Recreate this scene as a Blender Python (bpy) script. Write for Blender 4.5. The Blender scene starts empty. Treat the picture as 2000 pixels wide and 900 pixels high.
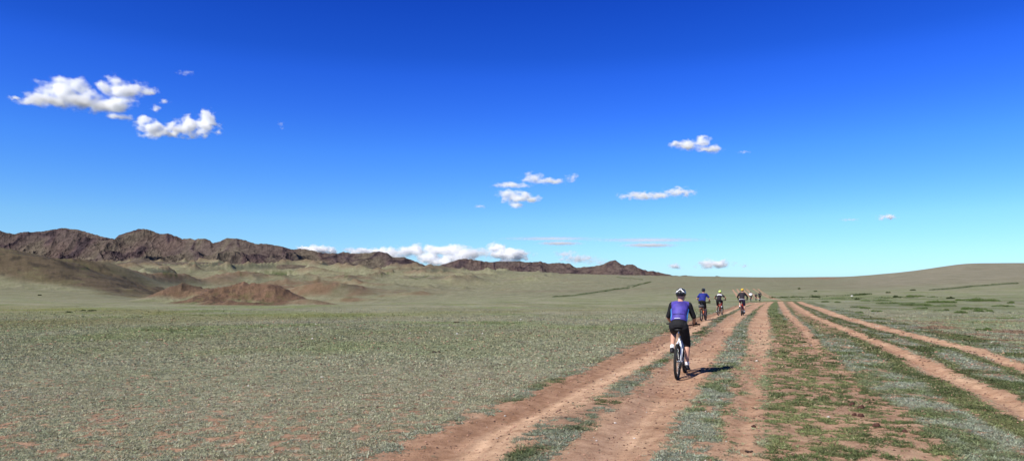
import bpy, bmesh, math, random
import numpy as np
from mathutils import Vector, Matrix
random.seed(7)
rng = np.random.default_rng(7)
C = bpy.context.scene.collection
SC = bpy.context.scene

# ------------------------------------------------------------------ camera model
F, CX, HY, CH = 1333.33, 1000.0, 548.0, 1.82      # focal, centre, horizon (2000x900 px), eye height
SUN_EL, SUN_AZ = 43.0, 229.0                       # azimuth of the sun, degrees clockwise from +Y

# ------------------------------------------------------------------ noise (numpy)
_perm = np.random.default_rng(3).permutation(4096).astype(np.int64)
_rnd = np.random.default_rng(4).random(4096) * 2 - 1
def _h2(i, j, s): return _rnd[_perm[(_perm[(i + s * 57) & 4095] + j) & 4095]]
def vn2(x, y, s=0):
    xi = np.floor(x); yi = np.floor(y); fx = x - xi; fy = y - yi
    xi = xi.astype(np.int64); yi = yi.astype(np.int64)
    u = fx * fx * (3 - 2 * fx); v = fy * fy * (3 - 2 * fy)
    a = _h2(xi, yi, s); b = _h2(xi + 1, yi, s); c = _h2(xi, yi + 1, s); d = _h2(xi + 1, yi + 1, s)
    return (a + (b - a) * u) * (1 - v) + (c + (d - c) * u) * v
def fbm(x, y, o=4, s=0, g=.5):
    r = 0; a = 1; t = 0
    for k in range(o):
        r = r + a * vn2(x, y, s + k); t += a; a *= g
        x, y = x * 1.6 + y * 1.2 + 11.3, y * 1.6 - x * 1.2 + 5.7
    return r / t
def ridged(x, y, o=5, s=0, g=.5):
    r = 0; a = 1; t = 0; w = 1
    for k in range(o):
        n = 1 - np.abs(vn2(x, y, s + k)) * 1.6; n = np.clip(n, 0, 1) ** 2
        r = r + a * n * w; t += a; w = np.clip(n * 1.6, 0, 1); a *= g
        x, y = x * 1.6 + y * 1.2 + 7.3, y * 1.6 - x * 1.2 + 1.7
    return r / t
def vn3(x, y, z, s=0):
    xi = np.floor(x); yi = np.floor(y); zi = np.floor(z); fx = x - xi; fy = y - yi; fz = z - zi
    xi = xi.astype(np.int64); yi = yi.astype(np.int64); zi = zi.astype(np.int64)
    fx = fx * fx * (3 - 2 * fx); fy = fy * fy * (3 - 2 * fy); fz = fz * fz * (3 - 2 * fz)
    def h(a, b, c): return _rnd[_perm[(_perm[(_perm[(a + s * 57) & 4095] + b) & 4095] + c) & 4095]]
    r = 0
    for dx in (0, 1):
        for dy in (0, 1):
            for dz in (0, 1):
                r = r + h(xi + dx, yi + dy, zi + dz) * (fx if dx else 1 - fx) * (fy if dy else 1 - fy) * (fz if dz else 1 - fz)
    return r
def fbm3(x, y, z, o=4, s=0, g=.5):
    r = 0; a = 1; t = 0
    for k in range(o):
        r = r + a * vn3(x, y, z, s + k); t += a; a *= g
        x, y, z = x * 2.03 + 3.1, y * 2.03 + 1.7, z * 2.03 + 9.2
    return r / t
def ss(a, b, x):
    t = np.clip((x - a) / (b - a), 0, 1); return t * t * (3 - 2 * t)

# ------------------------------------------------------------------ object helpers
def tag(o, label=None, cat=None, group=None, kind=None):
    if label: o['label'] = label
    if cat: o['category'] = cat
    if group: o['group'] = group
    if kind: o['kind'] = kind
    return o
def link(name, me, mat=None, parent=None):
    o = bpy.data.objects.new(name, me); C.objects.link(o)
    if mat is not None:
        me.materials.clear(); me.materials.append(mat)
    if parent is not None: o.parent = parent
    return o
def empty(name, loc=(0, 0, 0), rz=0, parent=None):
    o = bpy.data.objects.new(name, None); C.objects.link(o); o.location = loc; o.rotation_euler = (0, 0, rz)
    o.empty_display_size = .2
    if parent: o.parent = parent
    return o
def np_mesh(name, V, Fc, smooth=False):
    """V (n,3), Fc (m,k) with k 3 or 4"""
    me = bpy.data.meshes.new(name); m, k = Fc.shape
    me.vertices.add(len(V)); me.vertices.foreach_set('co', np.ascontiguousarray(V, dtype=np.float32).ravel())
    me.loops.add(m * k); me.loops.foreach_set('vertex_index', np.ascontiguousarray(Fc, dtype=np.int32).ravel())
    me.polygons.add(m); me.polygons.foreach_set('loop_start', np.arange(0, m * k, k, dtype=np.int32))
    try: me.polygons.foreach_set('loop_total', np.full(m, k, dtype=np.int32))
    except Exception: pass
    me.polygons.foreach_set('use_smooth', np.full(m, smooth, dtype=bool))
    me.update(calc_edges=True); return me
def vcol(me, name, col):
    a = me.attributes.new(name, 'FLOAT_COLOR', 'POINT')
    c = np.ones((len(col), 4), dtype=np.float32); c[:, :3] = np.clip(col, 0, 1); a.data.foreach_set('color', c.ravel())
def vflt(me, name, f):
    a = me.attributes.new(name, 'FLOAT', 'POINT'); a.data.foreach_set('value', np.ascontiguousarray(f, dtype=np.float32))

# ------------------------------------------------------------------ materials
def new_mat(name):
    m = bpy.data.materials.new(name); m.use_nodes = True; nt = m.node_tree
    b = nt.nodes['Principled BSDF']; return m, nt, b
def N(nt, t, **kw):
    n = nt.nodes.new(t)
    for k, v in kw.items(): setattr(n, k, v)
    return n
def math_(nt, op, a, b=None, c=None):
    n = N(nt, 'ShaderNodeMath', operation=op)
    for i, v in enumerate((a, b, c)):
        if v is None: continue
        if isinstance(v, (int, float)): n.inputs[i].default_value = v
        else: nt.links.new(v, n.inputs[i])
    return n.outputs[0]
def mixc(nt, f, a, b, mode='MIX'):
    n = N(nt, 'ShaderNodeMix', data_type='RGBA', blend_type=mode)
    for i, v in ((0, f), (6, a), (7, b)):
        if isinstance(v, (int, float)): n.inputs[i].default_value = v
        elif isinstance(v, tuple): n.inputs[i].default_value = (*v[:3], 1)
        else: nt.links.new(v, n.inputs[i])
    return n.outputs[2]
def noise(nt, vec, scale, detail=3, rough=.55, out=0):
    n = N(nt, 'ShaderNodeTexNoise'); n.inputs['Scale'].default_value = scale
    n.inputs['Detail'].default_value = detail; n.inputs['Roughness'].default_value = rough
    if vec is not None: nt.links.new(vec, n.inputs['Vector'])
    return n.outputs[out]
def mrange(nt, v, a, b, c=0, d=1, smooth=False):
    n = N(nt, 'ShaderNodeMapRange'); nt.links.new(v, n.inputs[0])
    if smooth: n.interpolation_type = 'SMOOTHSTEP'
    for i, q in enumerate((a, b, c, d)):
        if isinstance(q, (int, float)): n.inputs[i + 1].default_value = q
        else: nt.links.new(q, n.inputs[i + 1])
    return n.outputs[0]
def mat(name, col, rough=.6, metal=0, var=.18, scale=25, spec=.3, coat=0, bump=0):
    m, nt, b = new_mat(name)
    tc = N(nt, 'ShaderNodeTexCoord').outputs['Object']
    f = mrange(nt, noise(nt, tc, scale, 4), .3, .7)
    d = tuple(c * (1 - var) for c in col); l = tuple(min(1, c * (1 + var)) for c in col)
    nt.links.new(mixc(nt, f, d, l), b.inputs['Base Color'])
    b.inputs['Roughness'].default_value = rough; b.inputs['Metallic'].default_value = metal
    b.inputs['Specular IOR Level'].default_value = spec; b.inputs['Coat Weight'].default_value = coat
    if bump:
        bp = N(nt, 'ShaderNodeBump'); bp.inputs['Strength'].default_value = bump; bp.inputs['Distance'].default_value = .02
        nt.links.new(noise(nt, tc, scale * .6, 3), bp.inputs['Height']); nt.links.new(bp.outputs[0], b.inputs['Normal'])
    return m
def attr_mat(name, aname='col', rough=.85, trans=0., spec=.1):
    m, nt, b = new_mat(name)
    a = N(nt, 'ShaderNodeAttribute', attribute_name=aname)
    nt.links.new(a.outputs['Color'], b.inputs['Base Color'])
    b.inputs['Roughness'].default_value = rough; b.inputs['Specular IOR Level'].default_value = spec
    if trans:
        t = N(nt, 'ShaderNodeBsdfTranslucent'); nt.links.new(a.outputs['Color'], t.inputs['Color'])
        mx = N(nt, 'ShaderNodeMixShader'); mx.inputs[0].default_value = trans
        nt.links.new(b.outputs[0], mx.inputs[1]); nt.links.new(t.outputs[0], mx.inputs[2])
        nt.links.new(mx.outputs[0], nt.nodes['Material Output'].inputs['Surface'])
    return m

# ------------------------------------------------------------------ terrain height
def near_z(d): return -1.8 * (np.clip(d, 0, 115) / 115) ** 1.43
DEP = np.array([115, 200, 300, 400, 550, 750, 1000, 1500, 2600.])
COLS = {
 -300: [608, 599, 570, 540, 450, 480, 500, 525, 520],
 0:    [607, 598, 581, 561, 477, 500, 515, 527, 516],
 100:  [607, 600, 585, 567, 498, 515, 525, 528, 515],
 200:  [606, 601, 589, 576, 530, 530, 534, 530, 513],
 300:  [604, 602, 594, 587, 567, 552, 544, 531, 513],
 400:  [602, 602, 600, 597, 592, 572, 553, 533, 512],
 500:  [600, 602, 603, 600, 588, 570, 553, 534, 512],
 600:  [597, 599, 601, 596, 584, 569, 553, 535, 514],
 700:  [594, 596, 598, 592, 579, 566, 552, 536, 517],
 800:  [592, 592, 591, 585, 574, 563, 551, 538, 522],
 1000: [590, 586, 580, 573, 566, 558, 550, 540, 530],
 1200: [589.5, 583, 576, 570, 562, 555, 549, 542, 536.5],
 1400: [589.5, 581, 570, 564, 557, 551, 546, 541, 540.3],
 1500: [589, 580, 568, 562, 555, 549, 545, 541.3, 543],
 1640: [588, 579, 567, 560, 552, 546, 543, 540.8, 545],
 1720: [587, 577, 564, 556, 546, 537.5, 535, 538, 545],
 1800: [586, 575, 560, 550, 537, 526.5, 529, 540, 545],
 1900: [585, 573, 556, 543, 526, 515, 522, 540, 545],
 2000: [584, 571, 553, 540, 523, 513.5, 520, 540, 545],
 2300: [582, 569, 550, 537, 520, 510, 520, 540, 545]}
NEARD = np.array([1, 7, 13.5, 25, 38, 60, 80.])
LD = np.log(np.concatenate([NEARD, DEP]))
def pchip(xk, yk, xq):
    h = np.diff(xk); d = np.diff(yk) / h; m = np.zeros(len(xk))
    for i in range(1, len(xk) - 1):
        if d[i - 1] * d[i] > 0:
            w1 = 2 * h[i] + h[i - 1]; w2 = h[i] + 2 * h[i - 1]; m[i] = (w1 + w2) / (w1 / d[i - 1] + w2 / d[i])
    m[0] = d[0]; m[-1] = d[-1]
    i = np.clip(np.searchsorted(xk, xq) - 1, 0, len(xk) - 2); t = np.clip((xq - xk[i]) / h[i], 0, 1)
    return ((1 + 2 * t) * (1 - t) ** 2 * yk[i] + t * (1 - t) ** 2 * h[i] * m[i] + t * t * (3 - 2 * t) * yk[i + 1] + t * t * (t - 1) * h[i] * m[i + 1])
LG = np.linspace(0, math.log(2600), 700); PG = np.linspace(-300, 2300, 521)
_ck = sorted(COLS); _tab = np.array([pchip(LD, np.concatenate([near_z(NEARD), CH - (np.array(COLS[c]) - HY) * DEP / F]), LG) for c in _ck])
TAB = np.array([pchip(np.array(_ck, float), _tab[:, j], PG) for j in range(len(LG))]).T     # (PG, LG)
# low mounds: px, depth, height, sx(m), sy(m), kind (1 rocky red, 2 brown, 0 green)
MOUNDS = [(338, 352, 6.0, 10, 20, 1), (392, 356, 8.0, 14, 22, 1), (442, 345, 6.0, 13, 22, 1), (487, 352, 6.4, 16, 24, 1), (532, 352, 7.4, 12, 20, 1), (575, 345, 5.0, 14, 20, 1),
          (600, 318, 4.0, 13, 12, 2), (480, 305, 3.5, 18, 12, 1), (395, 318, 2.5, 12, 10, 1),
          (595, 530, 9.5, 34, 44, 2), (650, 515, 6.5, 28, 34, 2), (705, 560, 7, 34, 34, 2), (545, 570, 11, 30, 34, 2),
          (770, 600, 5, 24, 26, 2), (800, 500, 3.4, 20, 16, 2), (690, 430, 3.5, 18, 14, 2), (860, 560, 2.5, 30, 22, 0), (330, 640, 6, 24, 26, 2),
          (370, 560, 5, 13, 20, 1), (300, 900, 12, 40, 50, 2), (240, 760, 8, 34, 40, 0), (420, 850, 9, 30, 50, 0),
          (560, 900, 8, 50, 60, 2), (700, 950, 8, 60, 60, 2), (450, 1100, 14, 60, 70, 2), (310, 1250, 14, 50, 80, 0), (230, 1300, 14, 50, 80, 2)]
TR = {}
def terrain(x, y, tracks=True):
    yy = np.maximum(y, 1.0); px = np.clip(CX + F * x / np.maximum(yy, 5), -299, 2299)
    a = (px + 300) / 2600 * (len(PG) - 1); b = np.clip(np.log(np.clip(yy, 1, 2599)) / LG[-1] * (len(LG) - 1), 0, len(LG) - 1.001)
    i = np.clip(a.astype(int), 0, len(PG) - 2); j = b.astype(int); fa = a - i; fb = b - j
    z = (TAB[i, j] * (1 - fa) + TAB[i + 1, j] * fa) * (1 - fb) + (TAB[i, j + 1] * (1 - fa) + TAB[i + 1, j + 1] * fa) * fb
    z = np.where(y < 1, TAB[150, 0], z)
    z = z + fbm(x / 14, y / 14, 3, 20) * .16 * ss(5, 30, yy) * (1 - ss(110, 200, yy)) + fbm(x / 1.1, y / 1.1, 3, 30) * .02
    lw = (1 - ss(850, 1250, px))
    z = z + lw * ss(420, 800, yy) * (ridged(x / 190 + 3, y / 260, 4, 40) - .45) * np.clip(yy / 1000, .2, 1.6) * 26
    z = z + lw * ss(420, 700, yy) * (1 - ss(2200, 2600, yy)) * (ridged(x / 80, y / 210, 3, 45) - .4) * 4
    z = z + ss(200, 500, yy) * fbm(x / 60, y / 90, 4, 50) * 1.3 * (1 - .6 * ss(1300, 1600, px))
    # left dark hill: broken ground
    hl = (1 - ss(400, 440, px)) * ss(360, 430, yy) * (1 - ss(640, 760, yy))
    z = z + hl * (ridged(x / 28, y / 40, 5, 60) - .4) * 2.2
    for (mp, md, mh, sx, sy, k) in MOUNDS:
        mx = (mp - CX) / F * md
        g = np.exp(-((x - mx) / sx) ** 2 - ((y - md) / sy) ** 2)
        z = z + mh * g
        if k == 2: z = z + g * ((ridged(x / 22, y / 60, 3, 72) - .4) * 1.8 * (md < 700) + 0)
        if k == 1: z = z + g * ((ridged(x / 13, y / 22, 4, 70) - .4) * 1.7 + (ridged(x / 3.2, y / 6, 3, 75) - .4) * .45)
    if tracks:
        for nm, (xl, xr, ya, yb, dep) in TR.items():
            m = track_mask(nm, x, y, 0)
            z = z - dep * m
    return z
def px2ground(px, py):
    d = np.exp(np.linspace(math.log(4), math.log(2600), 6000)); x = (px - CX) / F * d
    z = terrain(x, d, False); sp = HY + (CH - z) * F / d
    k = np.argmax(sp <= py)
    return float(x[k]), float(d[k]), float(z[k])
def track_mask(nm, x, y, soft=.12):
    xl, xr, ya, yb, dep = TR[nm]
    l = np.interp(y, *xl); r = np.interp(y, *xr)
    wob = fbm(x * 1.3, y * .7, 3, 90) * .13 if soft else 0
    s = np.minimum(x + wob - l, r - x - wob)
    w = np.maximum(r - l, .1)
    m = ss(-.06 - soft, .06 + soft, s) if soft else ss(0, .45 * 1, s / w)
    return m * ss(ya * .98, ya * 1.01, y) * (1 - ss(yb * .99, yb * 1.01, y))
def make_track(nm, rows, dep):
    L = [px2ground(l, p) for p, l, r in rows]; R = [px2ground(r, p) for p, l, r in rows]
    L.sort(key=lambda q: q[1]); R.sort(key=lambda q: q[1])
    TR[nm] = ((np.array([q[1] for q in L]), np.array([q[0] for q in L])), (np.array([q[1] for q in R]), np.array([q[0] for q in R])),
              min(L[0][1], R[0][1]), max(L[-1][1], R[-1][1]), dep)
trk = {
 'a': ([(1300, -250, 250), (960, 655, 890), (900, 772, 977), (833, 890, 1033), (797, 987, 1123), (753, 1077, 1195), (713, 1167, 1265), (678, 1243, 1322), (650, 1306, 1358), (633, 1340, 1383), (622, 1362, 1396), (615, 1386, 1412), (605, 1416, 1434), (600, 1430, 1446), (595, 1446, 1462), (590.5, 1466, 1484)], .05),
 'b': ([(1300, 330, 790), (960, 960, 1238), (900, 1085, 1277), (813, 1183, 1330), (767, 1243, 1358), (717, 1293, 1388), (677, 1347, 1413), (647, 1386, 1430), (638, 1394, 1437), (624, 1413, 1450), (607, 1441, 1470), (598, 1460, 1482), (593, 1473, 1491), (589.8, 1486, 1500)], .05),
 'c': ([(1300, 1180, 1420), (960, 1370, 1490), (900, 1410, 1488), (800, 1437, 1484), (733, 1455, 1492), (667, 1466, 1508), (640, 1462, 1505), (620, 1471, 1501), (605, 1481, 1498), (595, 1491, 1504), (589.2, 1502, 1512)], .018),
 'd': ([(715, 1606, 1612), (690, 1590, 1610), (660, 1570, 1590), (640, 1556, 1576), (620, 1537, 1553), (605, 1526, 1540), (588.6, 1518, 1529)], .03),
 'e': ([(1300, 3100, 3350), (960, 2300, 2420), (830, 2010, 2100), (790, 1945, 2015), (767, 1895, 1967), (733, 1817, 1878), (697, 1750, 1805), (662, 1683, 1714), (642, 1633, 1662), (622, 1587, 1608), (605, 1555, 1572), (588.6, 1539, 1548)], .06),
 'f': ([(1300, 3900, 4100), (960, 2900, 3000), (740, 2032, 2085), (720, 1985, 2030), (697, 1915, 1962), (682, 1870, 1925), (662, 1790, 1835), (645, 1720, 1760), (627, 1658, 1690), (608, 1602, 1626), (595, 1567, 1585), (588.6, 1556, 1566)], .06),
 'g': ([(581, 1439.5, 1444.5), (572, 1434, 1438.5), (565, 1429.5, 1432.5)], 0),
 'h': ([(583, 1452, 1457), (574, 1444, 1448), (564, 1438, 1441)], 0),
 'i': ([(583, 1468, 1473), (574, 1457, 1461), (564, 1449, 1452)], 0),
 'j': ([(583, 1480, 1485), (573, 1466, 1470), (564, 1456, 1459)], 0),
 'k': ([(584, 1509, 1514), (577, 1491, 1495), (570, 1479, 1482), (563.5, 1469, 1472)], 0),
 'l': ([(586, 1521, 1527), (580, 1505, 1509), (573, 1491, 1494), (563.5, 1478, 1481)], 0)}
for k, (rows, dep) in trk.items(): make_track(k, rows, dep)

# ------------------------------------------------------------------ ground colours (albedo) and cover
SAGE = np.array([.236, .238, .160]); SILV = np.array([.205, .220, .165]); GREEN = np.array([.095, .115, .048]); OLIV = np.array([.165, .165, .050])
DIRT = np.array([.41, .240, .150]); PALE = np.array([.52, .345, .225]); RHERB = np.array([.17, .055, .040]); BROWN = np.array([.100, .078, .052])
RBRN = np.array([.165, .102, .070]); DGRN = np.array([.050, .075, .022]); BUFF = np.array([.235, .205, .140])
def lerp(a, b, t): return a + (b - a) * t[..., None]
STREAKS = [([(1080, 579), (1120, 577), (1160, 571), (1200, 565), (1228, 562)], 1.6), ([(1225, 559), (1250, 555), (1271, 550)], 1.3), ([(1205, 541), (1225, 543), (1255, 545.5)], .8),
           ([(800, 541), (815, 544), (845, 537)], .9), ([(745, 535), (770, 531)], .8), ([(672, 541), (682, 538)], 1.2), ([(500, 530), (530, 535), (560, 537)], 1.3), ([(532, 533), (560, 536)], .9),
           ([(1815, 566), (1860, 563), (1900, 559), (1950, 555), (1988, 553)], 1.3), ([(470, 535), (490, 539)], 1), ([(320, 532), (345, 538)], 2.2), ([(160, 525), (175, 524)], 1.2)]
def seg_dist(px, py, pts, asp=1):
    d = np.full(px.shape, 1e9)
    for (x0, y0), (x1, y1) in zip(pts[:-1], pts[1:]):
        dx, dy = x1 - x0, y1 - y0; t = np.clip(((px - x0) * dx + (py - y0) * dy) / (dx * dx + dy * dy + 1e-9), 0, 1)
        d = np.minimum(d, np.hypot(px - x0 - t * dx, py - y0 - t * dy))
    return d
def surface(x, y, z):
    """returns soil colour, vegetation colour, cover 0..1, dirt mask, verge mask"""
    yy = np.maximum(y, 3); px = CX + F * x / yy; py = HY + (CH - z) * F / yy
    n = lambda sc, o=3, s=0: fbm(x / sc, y / sc, o, 100 + s)
    soil = np.ones(x.shape + (3,)) * DIRT; soil = lerp(soil, PALE[None], .5 + .5 * np.clip(n(2.2, 3, 1) * 1.6, -1, 1))
    veg = np.ones(x.shape + (3,)) * SAGE
    soil = lerp(soil, np.array([.33, .215, .145])[None], .75 * (.4 + .6 * ss(-.4, .3, n(1.1, 3, 41))))
    k = np.clip(n(6, 4, 2) * 1.8 + .1, -1, 1)
    veg = lerp(veg, (SAGE * [.80, .95, .62])[None], np.clip(k, 0, 1) * .8); veg = lerp(veg, (SAGE * [1.12, 1.05, 1.1])[None], np.clip(-k, 0, 1))
    cover = .97 - .30 * ss(620, 880, py) + n(3, 3, 3) * .06 + n(.10, 2, 31) * .50 * ss(620, 820, py)
    # olive bands on the plain
    w = fbm(x / 30, y / 12, 3, 130) * 6
    far = 1 - ss(1000, 1500, px)
    ol = np.exp(-((py + w * .5 - (606 + 6 * ss(0, 500, px))) / (8 - 4 * ss(0, 450, px))) ** 2) * (1 - ss(300, 440, px)) + .85 * np.exp(-((py + w * .4 - 632 + px * .024) / (10 - .006 * px)) ** 2) * far
    ol = ol + .45 * np.exp(-((py + w - 688) / 16) ** 2) * (1 - ss(250, 800, px)) + .5 * np.exp(-((py + w * .5 - 606) / 4) ** 2) * ss(1100, 1300, px) * (1 - ss(1440, 1480, px))
    ol = ol + .35 * np.clip(fbm(x / 40, y / 9, 3, 140) * 2, 0, 1) * ss(12, 30, yy)
    veg = lerp(veg, OLIV[None], np.clip(ol, 0, 1) * (.52 + .35 * fbm(x / 4, y / 6, 3, 145)) * (1 - ss(500, 900, yy)) * ss(14, 24, yy))
    # distant slopes
    fb = ss(150, 420, yy)
    veg = lerp(veg, (np.array([.19, .185, .122]))[None], fb * .8)
    veg = lerp(veg, BUFF[None] * .82, fb * ss(.0, .5, fbm(x / 90, y / 60, 4, 150)) * .55)
    veg = lerp(veg, np.array([.225, .205, .155])[None], ss(1560, 1760, px) * ss(230, 420, yy) * .8)
    veg = lerp(veg, np.array([.27, .12, .08])[None], np.exp(-((px - 1612) / 22) ** 2 - ((py - 543) / 1.8) ** 2) * .7)
    cover = np.where(yy > 150, 1.0, cover)
    # foothill browns on crests
    low = (1 - ss(800, 1000, px)) * ss(420, 700, yy)
    cr = ss(.42, .72, ridged(x / 190 + 3, y / 260, 4, 40) + fbm(x / 40, y / 40, 3, 160) * .2)
    veg = lerp(veg, np.array([.165, .12, .085])[None], low * cr * .85)
    veg = lerp(veg, np.array([.10, .085, .065])[None], low * ss(.05, .5, fbm(x / 45, y / 90, 4, 165)) * .45)
    for (mp, md, mh, sx, sy, kk) in MOUNDS:
        g = np.exp(-((x - (mp - CX) / F * md) / sx / .95) ** 2 - ((y - md) / sy / .95) ** 2)
        t = ss(.12, .40, g + fbm(x / 9, y / 12, 3, 170) * .16)
        if kk == 1: veg = lerp(veg, RBRN[None] * .85, t * .95)
        if kk == 2: veg = lerp(veg, np.array([.165, .108, .072])[None], t * (.25 + .55 * ss(-.25, .25, fbm(x / 14, y / 26, 4, 175))))
    mm = ss(.05, .4, fbm(x / 3.5, y / 4.5, 4, 180)) * np.exp(-((px - 470) / 130) ** 2) * (1 - ss(370, 400, yy)) * ss(290, 310, yy)
    veg = lerp(veg, DGRN[None] * 1.3, mm * ss(560, 600, py) * .8)
    rk = ss(.08, .3, fbm(x / 1.6, y / 3, 4, 185)) * (np.exp(-((px - 440) / 120) ** 2)) * (1 - ss(380, 400, yy)) * ss(290, 310, yy)
    veg = lerp(veg, np.array([.05, .035, .03])[None], rk * .7)
    # dark left hill
    lim = np.interp(px, [0, 100, 200, 300, 400, 430], [537, 552, 569, 586, 600, 640])
    hl = (1 - ss(-7, 9, py - lim + fbm(x / 22, y / 30, 4, 190) * 12)) * ss(330, 370, yy) * (1 - ss(700, 800, yy)) * (1 - ss(410, 440, px))
    top = ss(.0, .5, fbm(x / 12, y / 16, 4, 195))
    veg = lerp(veg, BROWN[None] * [1., .95, .95], hl * .92); veg = lerp(veg, np.array([.045, .038, .03])[None], hl * ss(.18, .4, fbm(x / 7, y / 9, 4, 200)) * .8)
    veg = lerp(veg, np.array([.15, .14, .075])[None], hl * top * .5)
    # streams / green streaks
    for pts, wd in STREAKS:
        d = seg_dist(px, py, pts) + fbm(x / 8, y / 30, 3, 205) * 1.2
        veg = lerp(veg, DGRN[None], (1 - ss(wd * .6, wd * 1.5, d)) * ss(150, 200, yy) * (yy < 1800) * .62)
    # green flat with shrubs at right
    gb = ss(1500, 1560, px) * np.exp(-((py - 584 + (px - 1500) * .0) / 7) ** 2) * (1 - .5 * ss(1800, 2000, px))
    veg = lerp(veg, np.array([.12, .15, .06])[None], np.clip(gb + .95 * ss(1640, 1740, px) * np.exp(-((py - 594) / 11) ** 2), 0, 1) * ss(0, .5, .22 + fbm(x / 5, y / 9, 4, 210)) * .9)
    # ---- track neighbourhood (right half)
    inn = ss(5, 6, yy) * (1 - ss(118, 140, yy))
    def edges(k): xl, xr = TR[k][0], TR[k][1]; return np.interp(y, *xl), np.interp(y, *xr)
    al, ar = edges('a'); bl, br = edges('b'); cl, cr_ = edges('c'); dl, dr = edges('d'); el, er = edges('e'); fl, fr = edges('f')
    wob = n(1.6, 3, 5) * .25
    xx = x + wob
    between = lambda a, b, q=.12: ss(-q, q, xx - a) * ss(-q, q, b - xx) * inn
    gmix = ss(-.35, .35, n(.9, 3, 6))
    def zone(w, col, cv):
        nonlocal veg, cover
        veg = lerp(veg, col if col.ndim > 1 else col[None], w); cover = cover * (1 - w) + cv * w
    mixed = lerp(np.ones(x.shape + (3,)) * GREEN, SILV[None], gmix)
    green = lerp(np.ones(x.shape + (3,)) * GREEN, (GREEN * [1.5, 1.35, 1.4])[None], gmix)
    silver = lerp(np.ones(x.shape + (3,)) * SILV, (GREEN * 1.3)[None], ss(-.05, .35, n(.45, 3, 7)) * .8)
    nearw = 1 - ss(20, 45, yy)
    zone(ss(-.55, 0, xx - al) * ss(-.02, .1, al + .3 - xx) * inn, mixed, .5 + n(.5, 3, 38) * .7)
    zone(between(ar, bl), mixed * .9, .62 + .2 * (1 - nearw) + n(.6, 3, 36) * .7)
    zone(between(br, br + .5 + .1 * yy / 15), lerp(silver, (GREEN * 1.15)[None], ss(30, 60, yy)), .82 + n(.5, 3, 34) * .6)
    zone(between(br + .5 + .1 * yy / 15, cl), green * 1.1, .28 - .1 * ss(40, 80, yy) + n(.45, 3, 35) * .6)
    zone(between(cr_, el), lerp(green, (GREEN * 1.25)[None], ss(25, 60, yy)), .46 + .48 * ss(20, 50, yy) + (n(1.4, 3, 8) * .22 + n(.20, 3, 32) * .9) * nearw)
    zone(between(el - 1.5, el - .5), lerp(silver, (GREEN * 1.2)[None], ss(.0, .4, n(.5, 3, 39)) * .7), .78 + n(.5, 3, 33) * .6)
    zone(between(el - .5, el), green * .85, .88)
    zone(between(dr + .3, dr + 1.3) * ss(20, 30, yy), green, .5)
    zone(between(er, fl), mixed, .72 + n(1.2, 3, 9) * .3 + n(.5, 3, 37) * .4); zone(between(er, er + .35), green * .8, .85); zone(between(fl - .4, fl), green * .8, .9)
    zone(between(fr, fr + 1.6), lerp(silver, (GREEN * 1.1)[None], ss(-.2, .3, n(1.3, 3, 11))), .90)
    rh = ss(.0, .25, n(1.3, 4, 12) + .28 * np.exp(-((py - (664 + (px - 1900) * .12)) / 30) ** 2) - .10 + n(.4, 3, 44) * .4) * ss(fr + .4, fr + 1.6, x) * ss(610, 630, py) * inn
    zone(rh * .62, RHERB * [1.15, 1.5, 1.5], .80)
    zone(ss(.05, .4, n(1.5, 3, 14)) * ss(fr + .5, fr + 2, x) * inn * .5, SILV * 1.05, .9)
    # dirt
    dm = np.zeros(x.shape)
    for k in TR:
        m = track_mask(k, x, y)
        if k == 'd': m = m * (1 - .75 * ss(655, 700, py))
        if k == 'c': m = m * (.80 + .2 * ss(20, 30, yy)); 
        dm = np.maximum(dm, m)
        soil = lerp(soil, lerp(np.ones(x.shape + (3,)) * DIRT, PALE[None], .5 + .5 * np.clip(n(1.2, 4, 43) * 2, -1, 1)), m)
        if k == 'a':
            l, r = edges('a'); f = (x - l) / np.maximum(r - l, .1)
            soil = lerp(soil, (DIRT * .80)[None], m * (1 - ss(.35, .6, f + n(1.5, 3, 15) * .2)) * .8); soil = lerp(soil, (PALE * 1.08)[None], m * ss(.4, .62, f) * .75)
        if k in 'abef':
            l, r = edges(k); f = (x - l) / np.maximum(r - l, .1); st = vn2(f * 11 + fbm(x * .5, y * .2, 2, 240) * 1.5, y * .22, 241) * .6 + vn2(f * 27, y * .35, 242) * .4
            soil = soil * (1 + st * .20 * m * (1 - ss(35, 70, yy)))[..., None]
        if k == 'b': soil = lerp(soil, (DIRT * [.92, 1., 1.1])[None], m * .7 * ss(-.3, .3, fbm(x * 1.5 - y * .45, y * .12, 3, 220)))
        if k == 'c': soil = lerp(soil, (PALE * 1.12)[None], m * np.exp(-((py - 672) / 22) ** 2))
        if k in 'ghijkl': dm = dm * 1.0
    fine = fbm(x / .35, y / .35, 3, 230)
    cover = np.clip(cover + .0 * fine, 0, 1)
    cover = cover * (1 - dm * .985)
    tuft = n(.16, 2, 17) * .9                            # clumps the shader and the real tufts share
    return soil, veg, cover, dm, tuft

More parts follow.
